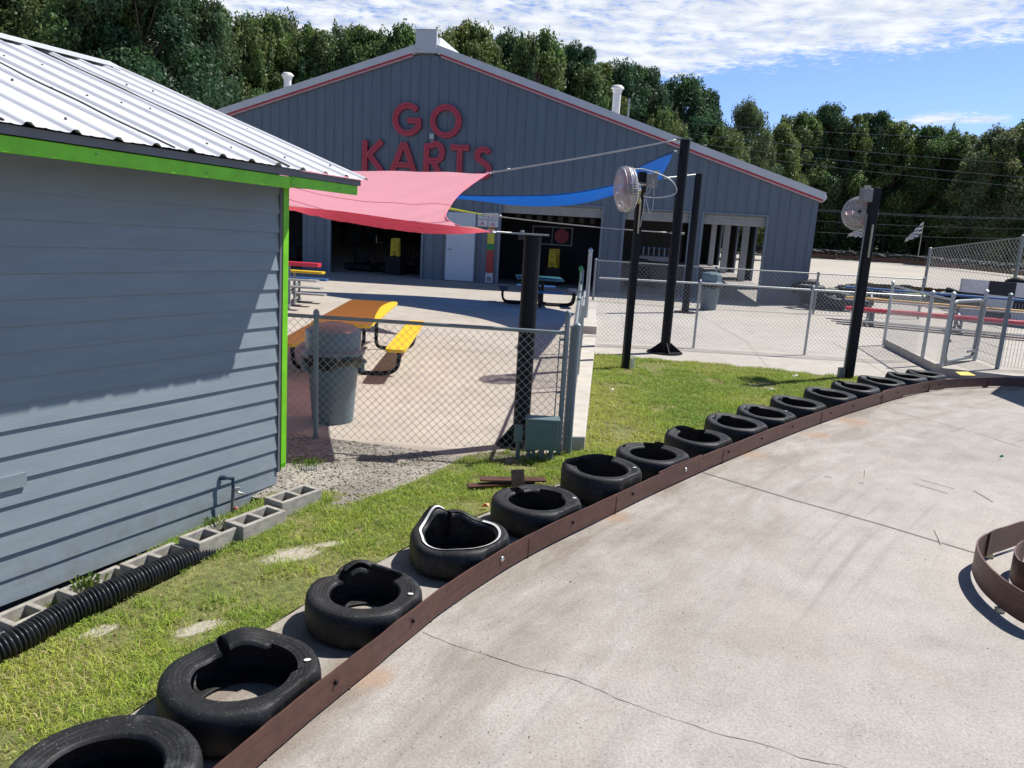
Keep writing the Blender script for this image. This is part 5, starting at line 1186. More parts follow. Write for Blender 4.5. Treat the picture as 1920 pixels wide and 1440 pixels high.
# ---------------------------------------------------------------- fences
def linkmesh(m, p0, p1, z0, z1, pitch=.056, r=.0021):
    """diamond mesh between p0 and p1 (ground points), real wires"""
    p0 = Vector(p0); p1 = Vector(p1); d = p1 - p0; L = Vector((d.x, d.y, 0)).length; u = Vector((d.x, d.y, 0)) / L; nrm = Vector((-u.y, u.x, 0)); h = z1 - z0; st = pitch * math.sqrt(2); x = -h
    zb = lambda s_: d.z * s_ / L
    while x < L:
        for sg in (1, -1):
            a0, b0 = (x, 0.0), (x + h, h)
            xa, ya = a0; xb, yb = b0
            if xa < 0: ya += -xa; xa = 0
            if xb > L: yb -= xb - L; xb = L
            if xb - xa < .01: continue
            if sg < 0: xa, xb = L - xa, L - xb
            A = p0 + u * xa + Vector((0, 0, z0 + ya + zb(xa))) + nrm * (.0022 * sg); B = p0 + u * xb + Vector((0, 0, z0 + yb + zb(xb))) + nrm * (.0022 * sg)
            dd = (B - A).normalized(); s1 = nrm * r; s2 = dd.cross(nrm) * r; k = len(m.v)
            for P_ in (A, B): m.v += [tuple(P_ + s1), tuple(P_ - s1 * .5 + s2 * .87), tuple(P_ - s1 * .5 - s2 * .87)]
            m.f += [(k, k + 1, k + 4, k + 3), (k + 1, k + 2, k + 5, k + 4), (k + 2, k, k + 3, k + 5)]
        x += st
def fence(name, label, posts, hgt, mat='postgrey', pr=.024, rr=.018, rails=True, mesh=True, pitch=.056, wr=.0021, z0=.02, posth=None, rail_only_to=None):
    ps = [Vector(p) for p in posts]; t = T(name, label, 'fence', ps[0])
    for i, p in enumerate(ps):
        h = (posth[i] if posth else hgt) + .03
        if h <= 0: continue
        m = MB(); m.tube([p, p + Vector((0, 0, h))], pr, 12); m.rev([(pr + .006, h - .03), (pr + .006, h), (pr * .8, h + .02), (0, h + .03)], p, 12); m.build('post', mat, t, smooth=2)
    for a, b in zip(ps[:-1], ps[1:]):
        if rails: m = MB(); m.tube([a + Vector((0, 0, hgt)), b + Vector((0, 0, hgt))], rr, 10); m.build('top_rail', mat, t, smooth=2)
        if mesh: m = MB(); linkmesh(m, a, b, z0, hgt, pitch, wr); m.build('chain_link', 'wire', t)
    return t
f0 = G(592, 821); fe = Vector(G(1042, 818)); fe = G(1034, 855) ; H1 = 1.185
# front fence: from behind the shed to the corner by the beam
dirf = (G(985, 850) - G(592, 821)).normalized(); fA = f0 - dirf * 1.3; fB = f0 + dirf * 2.36
ff = fence('chain_link_fence', 'near chain-link fence between the shed and the electrical box', [fA, f0, fB], H1, posth=[1.16, 1.2, 1.34])
m = MB()
for z in (.32, .62, .95, 1.12): m.tube([fB + Vector((0, 0, z)), fB + Vector((-.055, 0, z))], .012, 6)
m.tube([fB + Vector((-.06, -.0, .05)), fB + Vector((-.06, 0, 1.15))], .006, 5); m.build('tension_bar', 'galvdark', ff)
# the run along the beam
s1 = fB + Vector((.10, .02, 0)); s2 = G(1059, 848); s3 = Vector((1.38, 16.9, 0))
run = [s2 + (s3 - s2) * k for k in (0, .3, .62, 1)]
m_ = T('square_post', 'square grey channel post at the near end of the beam', 'post', s2); mm = MB(); mm.box(s2 + Vector((0, 0, .62)), (.055, .05, 1.24), Matrix.Rotation(R(10), 3, 'Z')); mm.build('square_tube', 'postgrey', m_, bevel=.004)
gp = T('wire_gate', 'narrow welded-wire gate leaf seen edge-on between the corner posts', 'gate', s1)
mm = MB(); mm.tube([s1, s1 + Vector((0, 0, 1.25))], .026, 10); mm.rev([(.03, 1.24), (.03, 1.265), (0, 1.29)], s1, 10); mm.build('post', 'postgrey', gp, smooth=2)
mm = MB(); ga = s1 + Vector((.0, -.03, 0)); gb = s2 + Vector((-.035, .0, 0))
for k in range(19): mm.tube([fB + Vector((.02, -.02, .12 + k * .058)), gb + Vector((0, 0, .12 + k * .058 + .008 * (k % 2)))], .0032, 5)
for k in (.35, .7): q = fB.lerp(gb, k); mm.tube([q + Vector((0, 0, .1)), q + Vector((0, 0, 1.18))], .0032, 5)
mm.build('wire_mesh', 'wire', gp)
side = fence('chain_link_fence', 'chain-link fence running away from the camera along the concrete beam', [p + Vector((.015, 0, 0)) for p in run], 1.2, pr=.026)
m = MB()   # frayed top knuckles
for k in range(110):
    p = run[0].lerp(run[-1], k / 110) + Vector((-.005, 0, 1.2)); m.tube([p, p + Vector((random.uniform(-.02, .02), random.uniform(-.01, .01), .05))], .0024, 3)
m.build('wire_tips', 'wire', side)
# gate frames leaning along the run
gt = T('steel_gate', 'galvanised gate frame standing open beside the concrete beam', 'gate', run[2]); m = MB(); a, b = run[1].lerp(run[2], .1) + Vector((.07, 0, 0)), run[2] + Vector((.07, -.2, 0))
m.tube([a + Vector((0, 0, .1)), a + Vector((0, 0, 1.1)), b + Vector((0, 0, 1.1)), b + Vector((0, 0, .1)), a + Vector((0, 0, .1))], .02, 8); m.build('gate_frame', 'galv', gt, smooth=2); m = MB(); linkmesh(m, a, b, .12, 1.08); m.build('chain_link', 'wire', gt)
tpst = Vector((1.55, 17.1, 0)); tt = T('terminal_post', 'taller galvanised end post at the far end of the beam fence', 'post', tpst); hh = solve_top(tpst, 468); m = MB(); m.tube([tpst, tpst + Vector((0, 0, hh))], .045, 12); m.rev([(.05, hh - .05), (.05, hh), (0, hh + .05)], tpst, 12); m.build('post', 'galv', tt, smooth=2)
q_ = run[-1] + Vector((-.1, -.9, 0)); m = MB(); m.rev([(0, 1.38), (.035, 1.36), (.045, 1.32), (.035, 1.28), (.02, 1.26), (.02, 0), (0, 0)], q_, 10); m.build('green_ball_post', 'signgreen', label='short post with a green ball cap beside the far end of the beam', cat='post', smooth=True)
# concrete beam along the patio edge
def beam(p0, p1, q0, q1, z, lb):
    t = MB(); t.hexa([p0, q0, q1, p1] + [Vector((p.x, p.y, z)) for p in (p0, q0, q1, p1)]); return t.build('concrete_beam', 'beam', bevel=.012, label=lb, cat='concrete beam')
bl0 = G(1064, 849) + Vector((.0, 0, -.04)); br0 = G(1095, 849) + Vector((0, 0, -.04)); bl1 = Vector((1.30, 14.6, -.02)); br1 = Vector((1.55, 14.6, -.02))
beam(bl0, bl1, br0, br1, .165, 'long pale concrete beam lying between the patio and the lawn')
beam(Vector((1.38, 15.6, -.02)), Vector((1.62, 19.0, -.02)), Vector((1.66, 15.6, -.02)), Vector((1.95, 19.0, -.02)), .19, 'second concrete beam farther back at the corner of the two fences')
# fence A behind the lawn
A0 = Vector((1.52, 14.55, 0)); A1 = G(1300, 652); A2 = G(1508, 665); PZ = .15
C1 = G(1656.5, 647); C2 = G(1729, 671, PZ); C3 = G(1764.7, 687, PZ); C4 = G(1826.6, 676, PZ); C5 = G(1869, 692, PZ); 
fence('chain_link_fence', 'chain-link fence across the back of the lawn, between the two fan posts', [A0, A1, A2, A2 + (A2 - A1) * .98], 1.24, mat='galv', posth=[0, 1.25, 1.27, 0])
# fence B in front of the hall
Bq = [AY(1118, 483, 23.6), AY(1370, 497, 23.0), AY(1735, 511, 23.5)]; hb = 1.25
Bp = [Vector((p.x, p.y, 0)) for p in Bq]; Bp = [Bp[0], Bp[0].lerp(Bp[1], .9), Bp[1].lerp(Bp[2], .45), Bp[2]]
fence('chain_link_fence', 'farther chain-link fence right in front of the hall', Bp, 1.2, mat='galvdark', pitch=.09, wr=.0035, pr=.035)
# fence C on the pit platform
def cage(pa, pb, z0, z1, m, sx=.05, sz=.15, r=.0035):
    L = (pb - pa).length; n = int(L / sx)
    for k in range(n + 1): q = pa.lerp(pb, k / n); m.tube([q + Vector((0, 0, z0)), q + Vector((0, 0, z1))], r, 3, False)
    for k in range(int((z1 - z0) / sz) + 1): m.tube([pa + Vector((0, 0, z0 + k * sz)), pb + Vector((0, 0, z0 + k * sz))], r, 3, False)
fc = T('platform_fence', 'chain-link fence on the left edge of the raised pit platform', 'fence', C1)
for p, h in ((C1, 1.36), (C2, 1.20), (C3, 1.25)):
    m = MB(); m.tube([p, p + Vector((0, 0, h))], .034, 12); m.rev([(.04, h), (.04, h + .02), (0, h + .05)], p, 12); m.build('post', 'galv', fc, smooth=2)
for a, b in ((C1, C2), (C2, C3)):
    m = MB(); m.tube([a + Vector((0, 0, 1.3 if a == C1 else 1.15)), b + Vector((0, 0, 1.15))], .018, 8); m.build('top_rail', 'galv', fc, smooth=2); m = MB(); linkmesh(m, a, b, .05, 1.16, .052, .0019); m.build('chain_link', 'wire', fc)
gg = T('walk_gate', 'rounded tube gate with welded wire on the pit platform', 'gate', C3)
gd = (C4 - C3).normalized(); ga = C3 + gd * .09; gb2 = C4 - gd * .10; zlo, zhi = .08, 1.12; rr_ = .12
pts = []
for (cx, cz, a0) in ((1, 1, 0), (0, 1, 90), (0, 0, 180), (1, 0, 270)):
    for k in range(6):
        a = R(a0 + k * 18); Lg = (gb2 - ga).length; x = (Lg - rr_ if cx else rr_) + rr_ * math.cos(a); z = (zhi - rr_ if cz else zlo + rr_) + rr_ * math.sin(a); pts.append(ga + gd * x + Vector((0, 0, z)))
pts.append(pts[0]); m = MB(); m.tube(pts, .032, 8, False); m.build('gate_frame', 'galvdark', gg, smooth=True)
m = MB(); cage(ga + gd * .03, gb2 - gd * .03, zlo + .03, zhi - .03, m, .05, .15); m.build('wire_mesh', 'wire', gg)
m = MB(); m.bar(gb2 - gd * .35 + Vector((0, -.03, .2)), gb2 + Vector((0, -.03, .2)), .02, .04); m.build('footplate', 'galvdark', gg); m = MB(); m.box(ga + Vector((-.02, -.03, .45)), (.1, .05, .05)); m.build('latch', 'galvdark', gg)
fd = T('platform_fence', 'welded-wire fence panels right of the rounded gate on the platform', 'fence', C4)
C6 = C5 + Vector((1.6, -.9, 0)); C7 = C5 + Vector((.62, -.05, 0))
for p, h, mt in ((C4, 1.27, 'galv'), (C5, 1.28, 'postgrey'), (C5 + Vector((1.9, .1, 0)), 1.28, 'postgrey')):
    m = MB(); m.tube([p, p + Vector((0, 0, h))], .036, 12); m.rev([(.042, h), (.042, h + .02), (0, h + .05)], p, 12); m.build('post', mt, fd, smooth=2)
for a, b in ((C4, C5), (C5, C5 + Vector((1.9, .1, 0)))): m = MB(); cage(a, b, .05, 1.15, m, .06 if a == C5 else .05, .16 if a == C5 else .16, .0038); m.build('wire_mesh', 'wire', fd)
# the platform
plat = [G(1657, 649), G(1766, 706), G(1785, 708), Vector((8.3, 12.62, 0)), Vector((14, 12.2, 0)), Vector((14, 16.5, 0)), Vector((8.7, 17.0, 0))]
plat = [(p.x, p.y) for p in plat]; 
pl = T('pit_platform', 'raised concrete boarding platform with a yellow painted corner', 'platform', (plat[1][0], plat[1][1], 0))
m = MB(); m.poly(plat, -.05, .15); m.build('slab', 'walk', pl, bevel=.006)
m = MB(); m.add([G(1791, 697, .154), G(1815, 697, .154), G(1830, 704, .154), G(1802, 703.5, .154)], [(3, 2, 1, 0)]); m.build('yellow_marking', 'yellowpaint', pl)
strip('platform_joint', [C5 + Vector((-.0, .6, 0)), C5 + Vector((1.8, -.5, 0))], .015, 'joint', .154)

# ---------------------------------------------------------------- bins, electrical box
def bin_(name, label, c, s=1.0, domed=True, facets=40, hex_=False):
    t = T(name, label, 'trash can', c, .4, 'grey trash cans')
    m = MB(); m.rev([(0, .0), (.215, 0), (.22, .02), (.27, .66), (.275, .70), (.305, .71), (.31, .75), (.29, .76), (.27, .74), (.26, .66), (.2, .04), (0, .03)], (0, 0, 0), facets); m.build('barrel', 'can', t, smooth=2, local=True)
    m = MB()
    for a in (0, PI): m.box((math.cos(a) * .31, math.sin(a) * .31, .66), (.07, .2, .035), Matrix.Rotation(a, 3, 'Z')); m.box((math.cos(a) * .30, math.sin(a) * .30, .60), (.05, .16, .1), Matrix.Rotation(a, 3, 'Z'))
    m.build('handle', 'can', t, local=True, bevel=.01)
    m = MB(); n = facets; V = []
    for j in range(n):
        a = 2 * PI * j / n; w = 1 + .03 * math.sin(a * 9) + .02 * math.sin(a * 17)
        for r, z in ((.275, .765), (.306, .763), (.315 * w, .74), (.318 * w, .665 + .02 * math.sin(a * 5)), (.293 * w, .63 + .03 * math.sin(a * 4))): V.append((r * math.cos(a), r * math.sin(a), z))
    m.add(V, [(j * 5 + i, ((j + 1) % n) * 5 + i, ((j + 1) % n) * 5 + i + 1, j * 5 + i + 1) for j in range(n) for i in range(4)]); m.build('bin_bag', 'bag', t, smooth=True, local=True)
    lid = [(.335, .755), (.338, .785), (.315, .79), (.30, .795), (.293, .80), (.293, .985), (.285, 1.0), (.2, 1.05), (.1, 1.075), (0, 1.08)] if not hex_ else [(.335, .755), (.34, .79), (.30, .80), (.295, .81), (.285, .99), (.25, 1.03), (0, 1.08)]
    m = MB(); m.rev(lid, (0, 0, 0), 8 if hex_ else facets); m.build('lid', 'canlid', t, smooth=0 if hex_ else 2, local=True, bevel=.01 if hex_ else 0)
    t.scale = (s, s, s); return t
bc_ = G(612, 800); bin_('trash_can', 'large round grey trash can with a domed lid behind the near fence', Vector((bc_.x, bc_.y + .27, 0)), .97)
c_ = G(1331, 582); bin_('trash_can', 'grey trash can with a faceted lid in front of the hall, between two bays', Vector((c_.x, c_.y + .25, 0)), 1.03, hex_=True)
eb = G(1010, 863) + Vector((0, -.06, 0)); ebt = T('electrical_box', 'teal-grey electrical cabinet on short legs at the corner of the near fence', 'electrical box', eb)
m = MB(); bw = .30; m.box(eb + Vector((.01, .06, .26)), (bw, .14, .285)); m.build('cabinet', 'boxgrey', ebt, bevel=.006)
m = MB(); m.box(eb + Vector((.012, .06, .406)), (bw + .02, .165, .012)); m.build('cover', 'boxgrey', ebt)
for x, r in ((-.10, .022), (-.055, .018), (.02, .026), (.11, .022)): m = MB(); m.tube([eb + Vector((x, .03, -.02)), eb + Vector((x, .05, .12))], r, 10); m.build('conduit', 'boxgrey', ebt, smooth=2)
m = MB(); m.box(eb + Vector((-.205, .05, .255)), (.075, .08, .15)); m.tube([eb + Vector((-.2, .05, -.02)), eb + Vector((-.2, .05, .2))], .022, 10); m.tube([eb + Vector((-.17, .05, .27)), eb + Vector((-.13, .05, .27))], .02, 8); m.build('side_switch', 'boxgrey', ebt, bevel=.003)

# ---------------------------------------------------------------- picnic tables and bleachers
def picnic(label, c, rz, top, ben, L=2.85, W_=.78, bo=.72, grp=None):
    """long axis along local y"""
    t = T('picnic_table', label, 'picnic table', c, rz, grp)
    def slab_(name, x, z, w, mt):
        m = MB(); r = .07; P_ = []
        for sx, sy, a0 in ((1, 1, 0), (-1, 1, 90), (-1, -1, 180), (1, -1, 270)):
            for k in range(4): a = R(a0 + 30 * k); P_.append((x + sx * (w / 2 - r) + r * math.cos(a), sy * (L / 2 - r) + r * math.sin(a)))
        m.poly(P_, z - .045, z); m.build(name, mt, t, local=True, bevel=.008)
    slab_('tabletop', 0, .75, W_, top)
    for sx in (1, -1): slab_('bench', sx * bo, .45, .27, ben)
    for sy in (1, -1):
        y = sy * (L / 2 - .45)
        for sx in (1, -1):
            m = MB(); m.tube(catmull([(sx * .10, y, .70), (sx * .10, y, .3), (sx * .11, y, .1), (sx * .2, y, .035), (sx * (bo - .22), y, .035), (sx * (bo - .06), y, .08), (sx * bo, y, .2), (sx * bo, y, .41)], 5), .03, 10); m.build('leg', 'black', t, local=True, smooth=True)
        m = MB(); m.bar((-.3, y, .69), (.3, y, .69), .05, .04); m.build('crossbar', 'black', t, local=True)
    m = MB(); m.tube([(0, -L / 2 + .5, .32), (0, 0, .66)], .016, 8); m.tube([(0, L / 2 - .5, .32), (0, 0, .66)], .016, 8); m.build('brace', 'black', t, local=True); return t
q = [G(658, 560, .75), G(748, 567, .75), G(690, 611, .75), G(585, 603, .75)]
ctr = (q[0] + q[1] + q[2] + q[3]) / 4; ax_ = ((q[0] + q[1]) - (q[2] + q[3])); rz = math.atan2(ax_.y, ax_.x) - PI / 2
picnic('yellow picnic table half shaded by the red sail, behind the big trash can', (ctr.x, ctr.y, 0), rz, 'yellow', 'yellow', L=ax_.length / 2)
c_ = G(1010, 516, .75); tt_ = picnic('square teal picnic table with navy and blue benches in the shade of the middle bay', (c_.x, c_.y - .9, 0), R(3), 'seatteal', 'seatnavy', L=1.25, W_=1.25, bo=.98)
for sy in (1, -1):
    m = MB(); m.box((0, sy * .98, .43), (1.1, .26, .045)); m.build('bench', 'seatblue', tt_, local=True, bevel=.01)
    m = MB(); m.tube([(0, sy * .3, .5), (0, sy * .4, .05), (0, sy * .95, .05), (0, sy * .98, .4)], .03, 8); m.build('leg', 'black', tt_, local=True)
def bleacher(label, left, d, back, rows, L, legs=True):
    """left: left front end of row 0 (ground), d along, back: direction of rising rows"""
    t = T('bleacher', label, 'bleacher', left); d = d.normalized(); back = back.normalized()
    for k, (dy, z, mt) in enumerate(rows):
        a = left + back * dy + Vector((0, 0, z)); b = a + d * L; m = MB(); m.bar(a, b, .26, .085 if mt == 'seatred' else .05); m.build('seat_plank' , mt, t, bevel=.005)
        a2 = left + back * (dy + .0 - .34 if dy > 0 else dy - .3) + Vector((0, 0, max(.12, z - .33)))
        m = MB(); m.bar(a2, a2 + d * L, .24, .04); m.build('foot_board', 'alu', t)
    yb = rows[-1][0]
    for k in range(3):
        o_ = left + d * (.7 + (L - 1.4) * k / 2); m = MB()
        for (dy, z, mt) in rows: m.bar(o_ + back * dy, o_ + back * dy + Vector((0, 0, z - .03)), .05, .05)
        m.bar(o_ + back * -.3 + Vector((0, 0, .03)), o_ + back * (yb + .2) + Vector((0, 0, .03)), .06, .05); m.bar(o_ + Vector((0, 0, .3)), o_ + back * yb + Vector((0, 0, rows[-1][1] - .1)), .05, .05)
        m.bar(o_ + back * .0 + Vector((0, 0, .05)), o_ + back * yb + Vector((0, 0, rows[-1][1] - .35)), .04, .04)
        m.build('support_frame', 'galvdark', t)
    return t
lf = G(1586, 577, .42); lf.z = 0; rt = G(1920, 605, .42); rt.z = 0; d_ = (rt - lf).normalized(); bk = Vector((-d_.y, d_.x, 0))
bleacher('low bleacher with red, yellow and blue planks behind the pit gate', lf, d_, bk, [(0, .42, 'seatred'), (.75, .66, P('ochre_plank', (.62, .38, .1), .5)), (1.55, .90, 'seatblue')], 5.6)
lr = G(601, 497.5, .98); lr.z = 0
bleacher('bleacher with red, yellow and blue planks seen past the shed corner', lr + Vector((-.02, 0, 0)), Vector((-1, .06, 0)), Vector((-.12, 1, 0)), [(0, .98, 'seatred'), (.7, .76, 'yellow'), (1.4, .54, 'seatblue')], 4.2)
# black and white chequered barrier panel behind the bleacher
cp0 = AY(1798, 570, 24.5); cp1 = AY(1990, 530, 22.5); cpw = T('checkered_barrier', 'black and white chequered barrier wall behind the bleacher', 'barrier', (cp0.x, cp0.y, 0))
cu = Vector((cp1.x - cp0.x, cp1.y - cp0.y, 0)); nL = cu.length; cu.normalize()
for i in range(int(nL / .75) + 2):
    for j in range(3):
        h0 = j * .42; a = Vector((cp0.x, cp0.y, 0)) + cu * (i * .75); tl = min(1.0, .55 + .12 * i)
        m = MB(); m.hexa([a + Vector((0, 0, h0)), a + cu * .749 + Vector((0, 0, h0)), a + cu * .749 + Vector((0, .12, h0)), a + Vector((0, .12, h0))] + [p + Vector((0, 0, .419)) for p in (a + Vector((0, 0, h0)), a + cu * .749 + Vector((0, 0, h0)), a + cu * .749 + Vector((0, .12, h0)), a + Vector((0, .12, h0)))])
        m.build('panel', 'signwhite' if (i + j) % 2 == 0 else 'ink', cpw)
# unseen roof added off-frame, outlined so its shadow falls on track and platform
cn = T('shadow_canopy', 'flat roofed pit canopy just outside the right edge', 'canopy', (12.5, 13, 0))
m = MB(); m.poly([(9.2, 12.75), (9.9, 13.6), (16, 14.4), (16, 9.6), (9.05, 10.2)], 2.9, 3.0); m.build('roof', 'trim', cn)
for x, y in ((10.6, 12.9), (10.4, 10.4), (15.6, 10), (15.6, 14)): m = MB(); m.tube([(x, y, .1), (x, y, 2.9)], .05, 10); m.build('post', 'black', cn)

# ---------------------------------------------------------------- far circuit
FB = [G(1500, 488), G(1600, 489.5), G(1700, 494), G(1800, 499), G(1870, 504), G(1960, 512)]
FBp = []
for q in ((1420, 473, 97), (1520, 477, 97), (1620, 481, 95), (1720, 486, 88), (1800, 492, 80), (1860, 497, 74), (1920, 506, 68), (2000, 514, 60)): p = AY(q[0], q[1], q[2]); FBp.append(Vector((p.x, p.y, 0)))
FC = catmull(FBp, 14); fr = T('far_guard_rail', 'low rusty rail and tyre row bordering the far edge of the circuit', 'guard rail', FC[0]); railband('rail_plate', FC, .2, .62, .04, 'rust', '', parent=fr)
proto = None; acc = 0
L0 = 0
step_pts = [FC[0]]
for p in FC[1:]:
    while (p - step_pts[-1]).length > .78: step_pts.append(step_pts[-1] + (p - step_pts[-1]).normalized() * .78)
def far_tyre(label, grp):
    t = T('barrier_tyre', label, 'tyre', (0, 0, 0), 0, grp); m = MB(); m.rev([(.2, .03), (.28, 0), (.33, .03), (.345, .11), (.33, .19), (.28, .22), (.2, .19), (.24, .11)], (0, 0, 0), 18, closed=True); m.build('tyre_casing', 'rubber', t, local=True, smooth=True); return t
proto = far_tyre('small black tyre in the row along the far edge of the circuit', 'tyres along the far edge of the circuit'); ch = kids(proto)[0]
def quick(proto, ch, loc, rot, label=None, grp=None, sc_=1):
    r = proto.copy(); COL.objects.link(r); r.location = loc; r.rotation_euler = rot; r.scale = (sc_,) * 3; c = ch.copy(); COL.objects.link(c); c.parent = r
    if label: r['label'] = label
    if grp: r['group'] = grp
    return r
fo = offs(FC, .45)
for i, p in enumerate(step_pts[:150]):
    k = min(range(len(FC)), key=lambda j: (FC[j] - p).length); q = fo[k]
    if i == 0: proto.location = (q.x, q.y, .62)
    else: quick(proto, ch, (q.x, q.y, .6 + .2 * random.random()), (random.uniform(-.3, .3), random.uniform(-.3, .3), 0), sc_=1.5)
m = MB(); m.tube([q + Vector((0, 0, 1.15)) for q in fo[::4]], .03, 5); m.build('wire_rope', 'galv', fr)
# near-side island of grass ringed with rail and tyres
isl = [G(1597, 552), G(1640, 556), G(1700, 566), G(1760, 576), G(1850, 590), G(1930, 600), G(1960, 580), G(1880, 568), G(1760, 556), G(1680, 548), G(1620, 546)]
IL = catmull(isl + [isl[0]], 8); m = MB(); m.poly([(p.x, p.y) for p in IL[:-1]], -.009, .06); m.build('grass_island', 'island', kind='structure')
it = T('island_rail', 'dark rail around the small grass island on the far circuit', 'guard rail', IL[0]); railband('rail_plate', IL, .0, .34, .05, 'rust', '', parent=it)
p_ = far_tyre('black tyre in the ring around the small grass island', 'tyres around the grass island'); ch2 = kids(p_)[0]; st = [IL[0]]
for p in offs(IL, -.45)[::1]:
    while (p - st[-1]).length > .85: st.append(st[-1] + (p - st[-1]).normalized() * .85)
for i, p in enumerate(st[:70]):
    if i == 0: p_.location = (p.x, p.y, .05)
    else: quick(p_, ch2, (p.x, p.y, .04 + .1 * random.random()), (random.uniform(-.15, .15), random.uniform(-.15, .15), 0), sc_=.95)
# piles of tyres behind the fence, between hall and post, and behind the chequered wall
for lb, grp, lst in (('black tyre in the jumble at the right corner of the hall', 'tyres beside the hall corner', [(1520, 545), (1535, 552), (1550, 556), (1560, 562), (1540, 563), (1525, 566), (1575, 563), (1590, 565), (1600, 560), (1555, 569), (1580, 570), (1512, 540), (1607, 568)]),
                     ('big black tyre behind the chequered barrier wall', 'tyres behind the chequered barrier', [(1770, 560), (1795, 556), (1820, 556), (1845, 553), (1870, 556), (1895, 552), (1920, 553), (1860, 545), (1885, 541), (1910, 540), (1835, 546), (1730, 566), (1750, 563)])):
    pp_ = far_tyre(lb, grp); chh = kids(pp_)[0]
    for i, q in enumerate(lst):
        zq = .5 if 'barrier wall' in lb else .15; g_ = AY(q[0], q[1], 25 + (i % 3) * .5); z_ = max(.02, g_.z - .1)
        if i == 0: pp_.location = (g_.x, g_.y, z_); pp_.scale = (1.3,) * 3
        else: quick(pp_, chh, (g_.x, g_.y, z_), (random.uniform(-.4, .4), random.uniform(-.4, .4), 0), sc_=1.35)
# taller fence in the distance on the right
d1 = G(1731, 548); d2 = G(1893, 575)
def flag(px0, py0, px1, py1, y, tri, lb):
    a = AY(px0, py0, y); b = AY(px1, py1, y); a.z = 0.0; b = Vector((a.x, a.y, b.z)); t = T('checkered_flag', lb, 'flag', a)
    m = MB(); m.tube([a, b], .035, 6); m.build('flagpole', 'twig', t)
    M.setdefault('chk', checker('flag_checks', 6)); m = MB(); n = 8; V = []; F = []
    for i in range(n + 1):
        for j in range(n + 1):
            u, v = i / n, j / n; w, h = tri; p = b + Vector((w[0] * u, .15 * math.sin(u * 6 + v), -h * v * (1 - (.75 * u if tri else 0)) + w[1] * u)); V.append(p)
    F = [(i * (n + 1) + j, (i + 1) * (n + 1) + j, (i + 1) * (n + 1) + j + 1, i * (n + 1) + j + 1) for i in range(n) for j in range(n)]
    m.add(V, F); o = m.build('cloth', 'chk', t, smooth=True); uv = o.data.uv_layers.new(name='UV')
    for l in o.data.loops: i, j = divmod(l.vertex_index, n + 1); uv.data[l.index].uv = (i / n, j / n)
flag(1518, 470, 1528, 408, 90, ((-.55, -.2), 1.5), 'narrow chequered flag beside the right corner of the hall')
flag(1618, 472, 1625, 424, 90, ((-1.9, -.9), 1.3), 'chequered flag partly behind the right fan post')
flag(1722, 476, 1734, 416, 88, ((-1.7, -1.9), 1.5), 'triangular chequered flag right of the fan post against the dark trees')
ftp = [Vector((d1.x, d1.y, -.2)), Vector((d2.x, d2.y, .45)), Vector((d2.x + (d2.x - d1.x), d2.y + (d2.y - d1.y), .9))]
fence('tall_chain_link_fence', 'tall chain-link fence beyond the bleacher, rising towards the right edge', ftp, 2.3, mat='galvdark', pr=.07, rr=.02, pitch=.16, wr=.007, posth=[2.3, 2.35, 2.3])
# overhead wires
wires = [((1100, 215), (2000, 262), 62), ((1100, 226), (2000, 312), 62), ((1100, 240), (2000, 338), 62), ((1100, 250), (2000, 357), 63), ((1380, 381), (2000, 410), 90), ((1380, 384), (2000, 412), 90), ((1380, 403), (2000, 430), 90), ((1380, 425), (2000, 448), 90)]
wl = ['topmost', 'second', 'third', 'fourth', 'fifth', 'sixth', 'seventh', 'lowest']
for k, (a, b, y) in enumerate(wires):
    m = MB(); m.tube(sagcable(AY(a[0], a[1], y), AY(b[0], b[1], y), .35, 0, 12), .010 if y < 70 else .016, 4); m.build('overhead_wire', 'galvdark', label=wl[k] + ' of the overhead wires in front of the right-hand trees', cat='wire', group='wires strung before the trees')

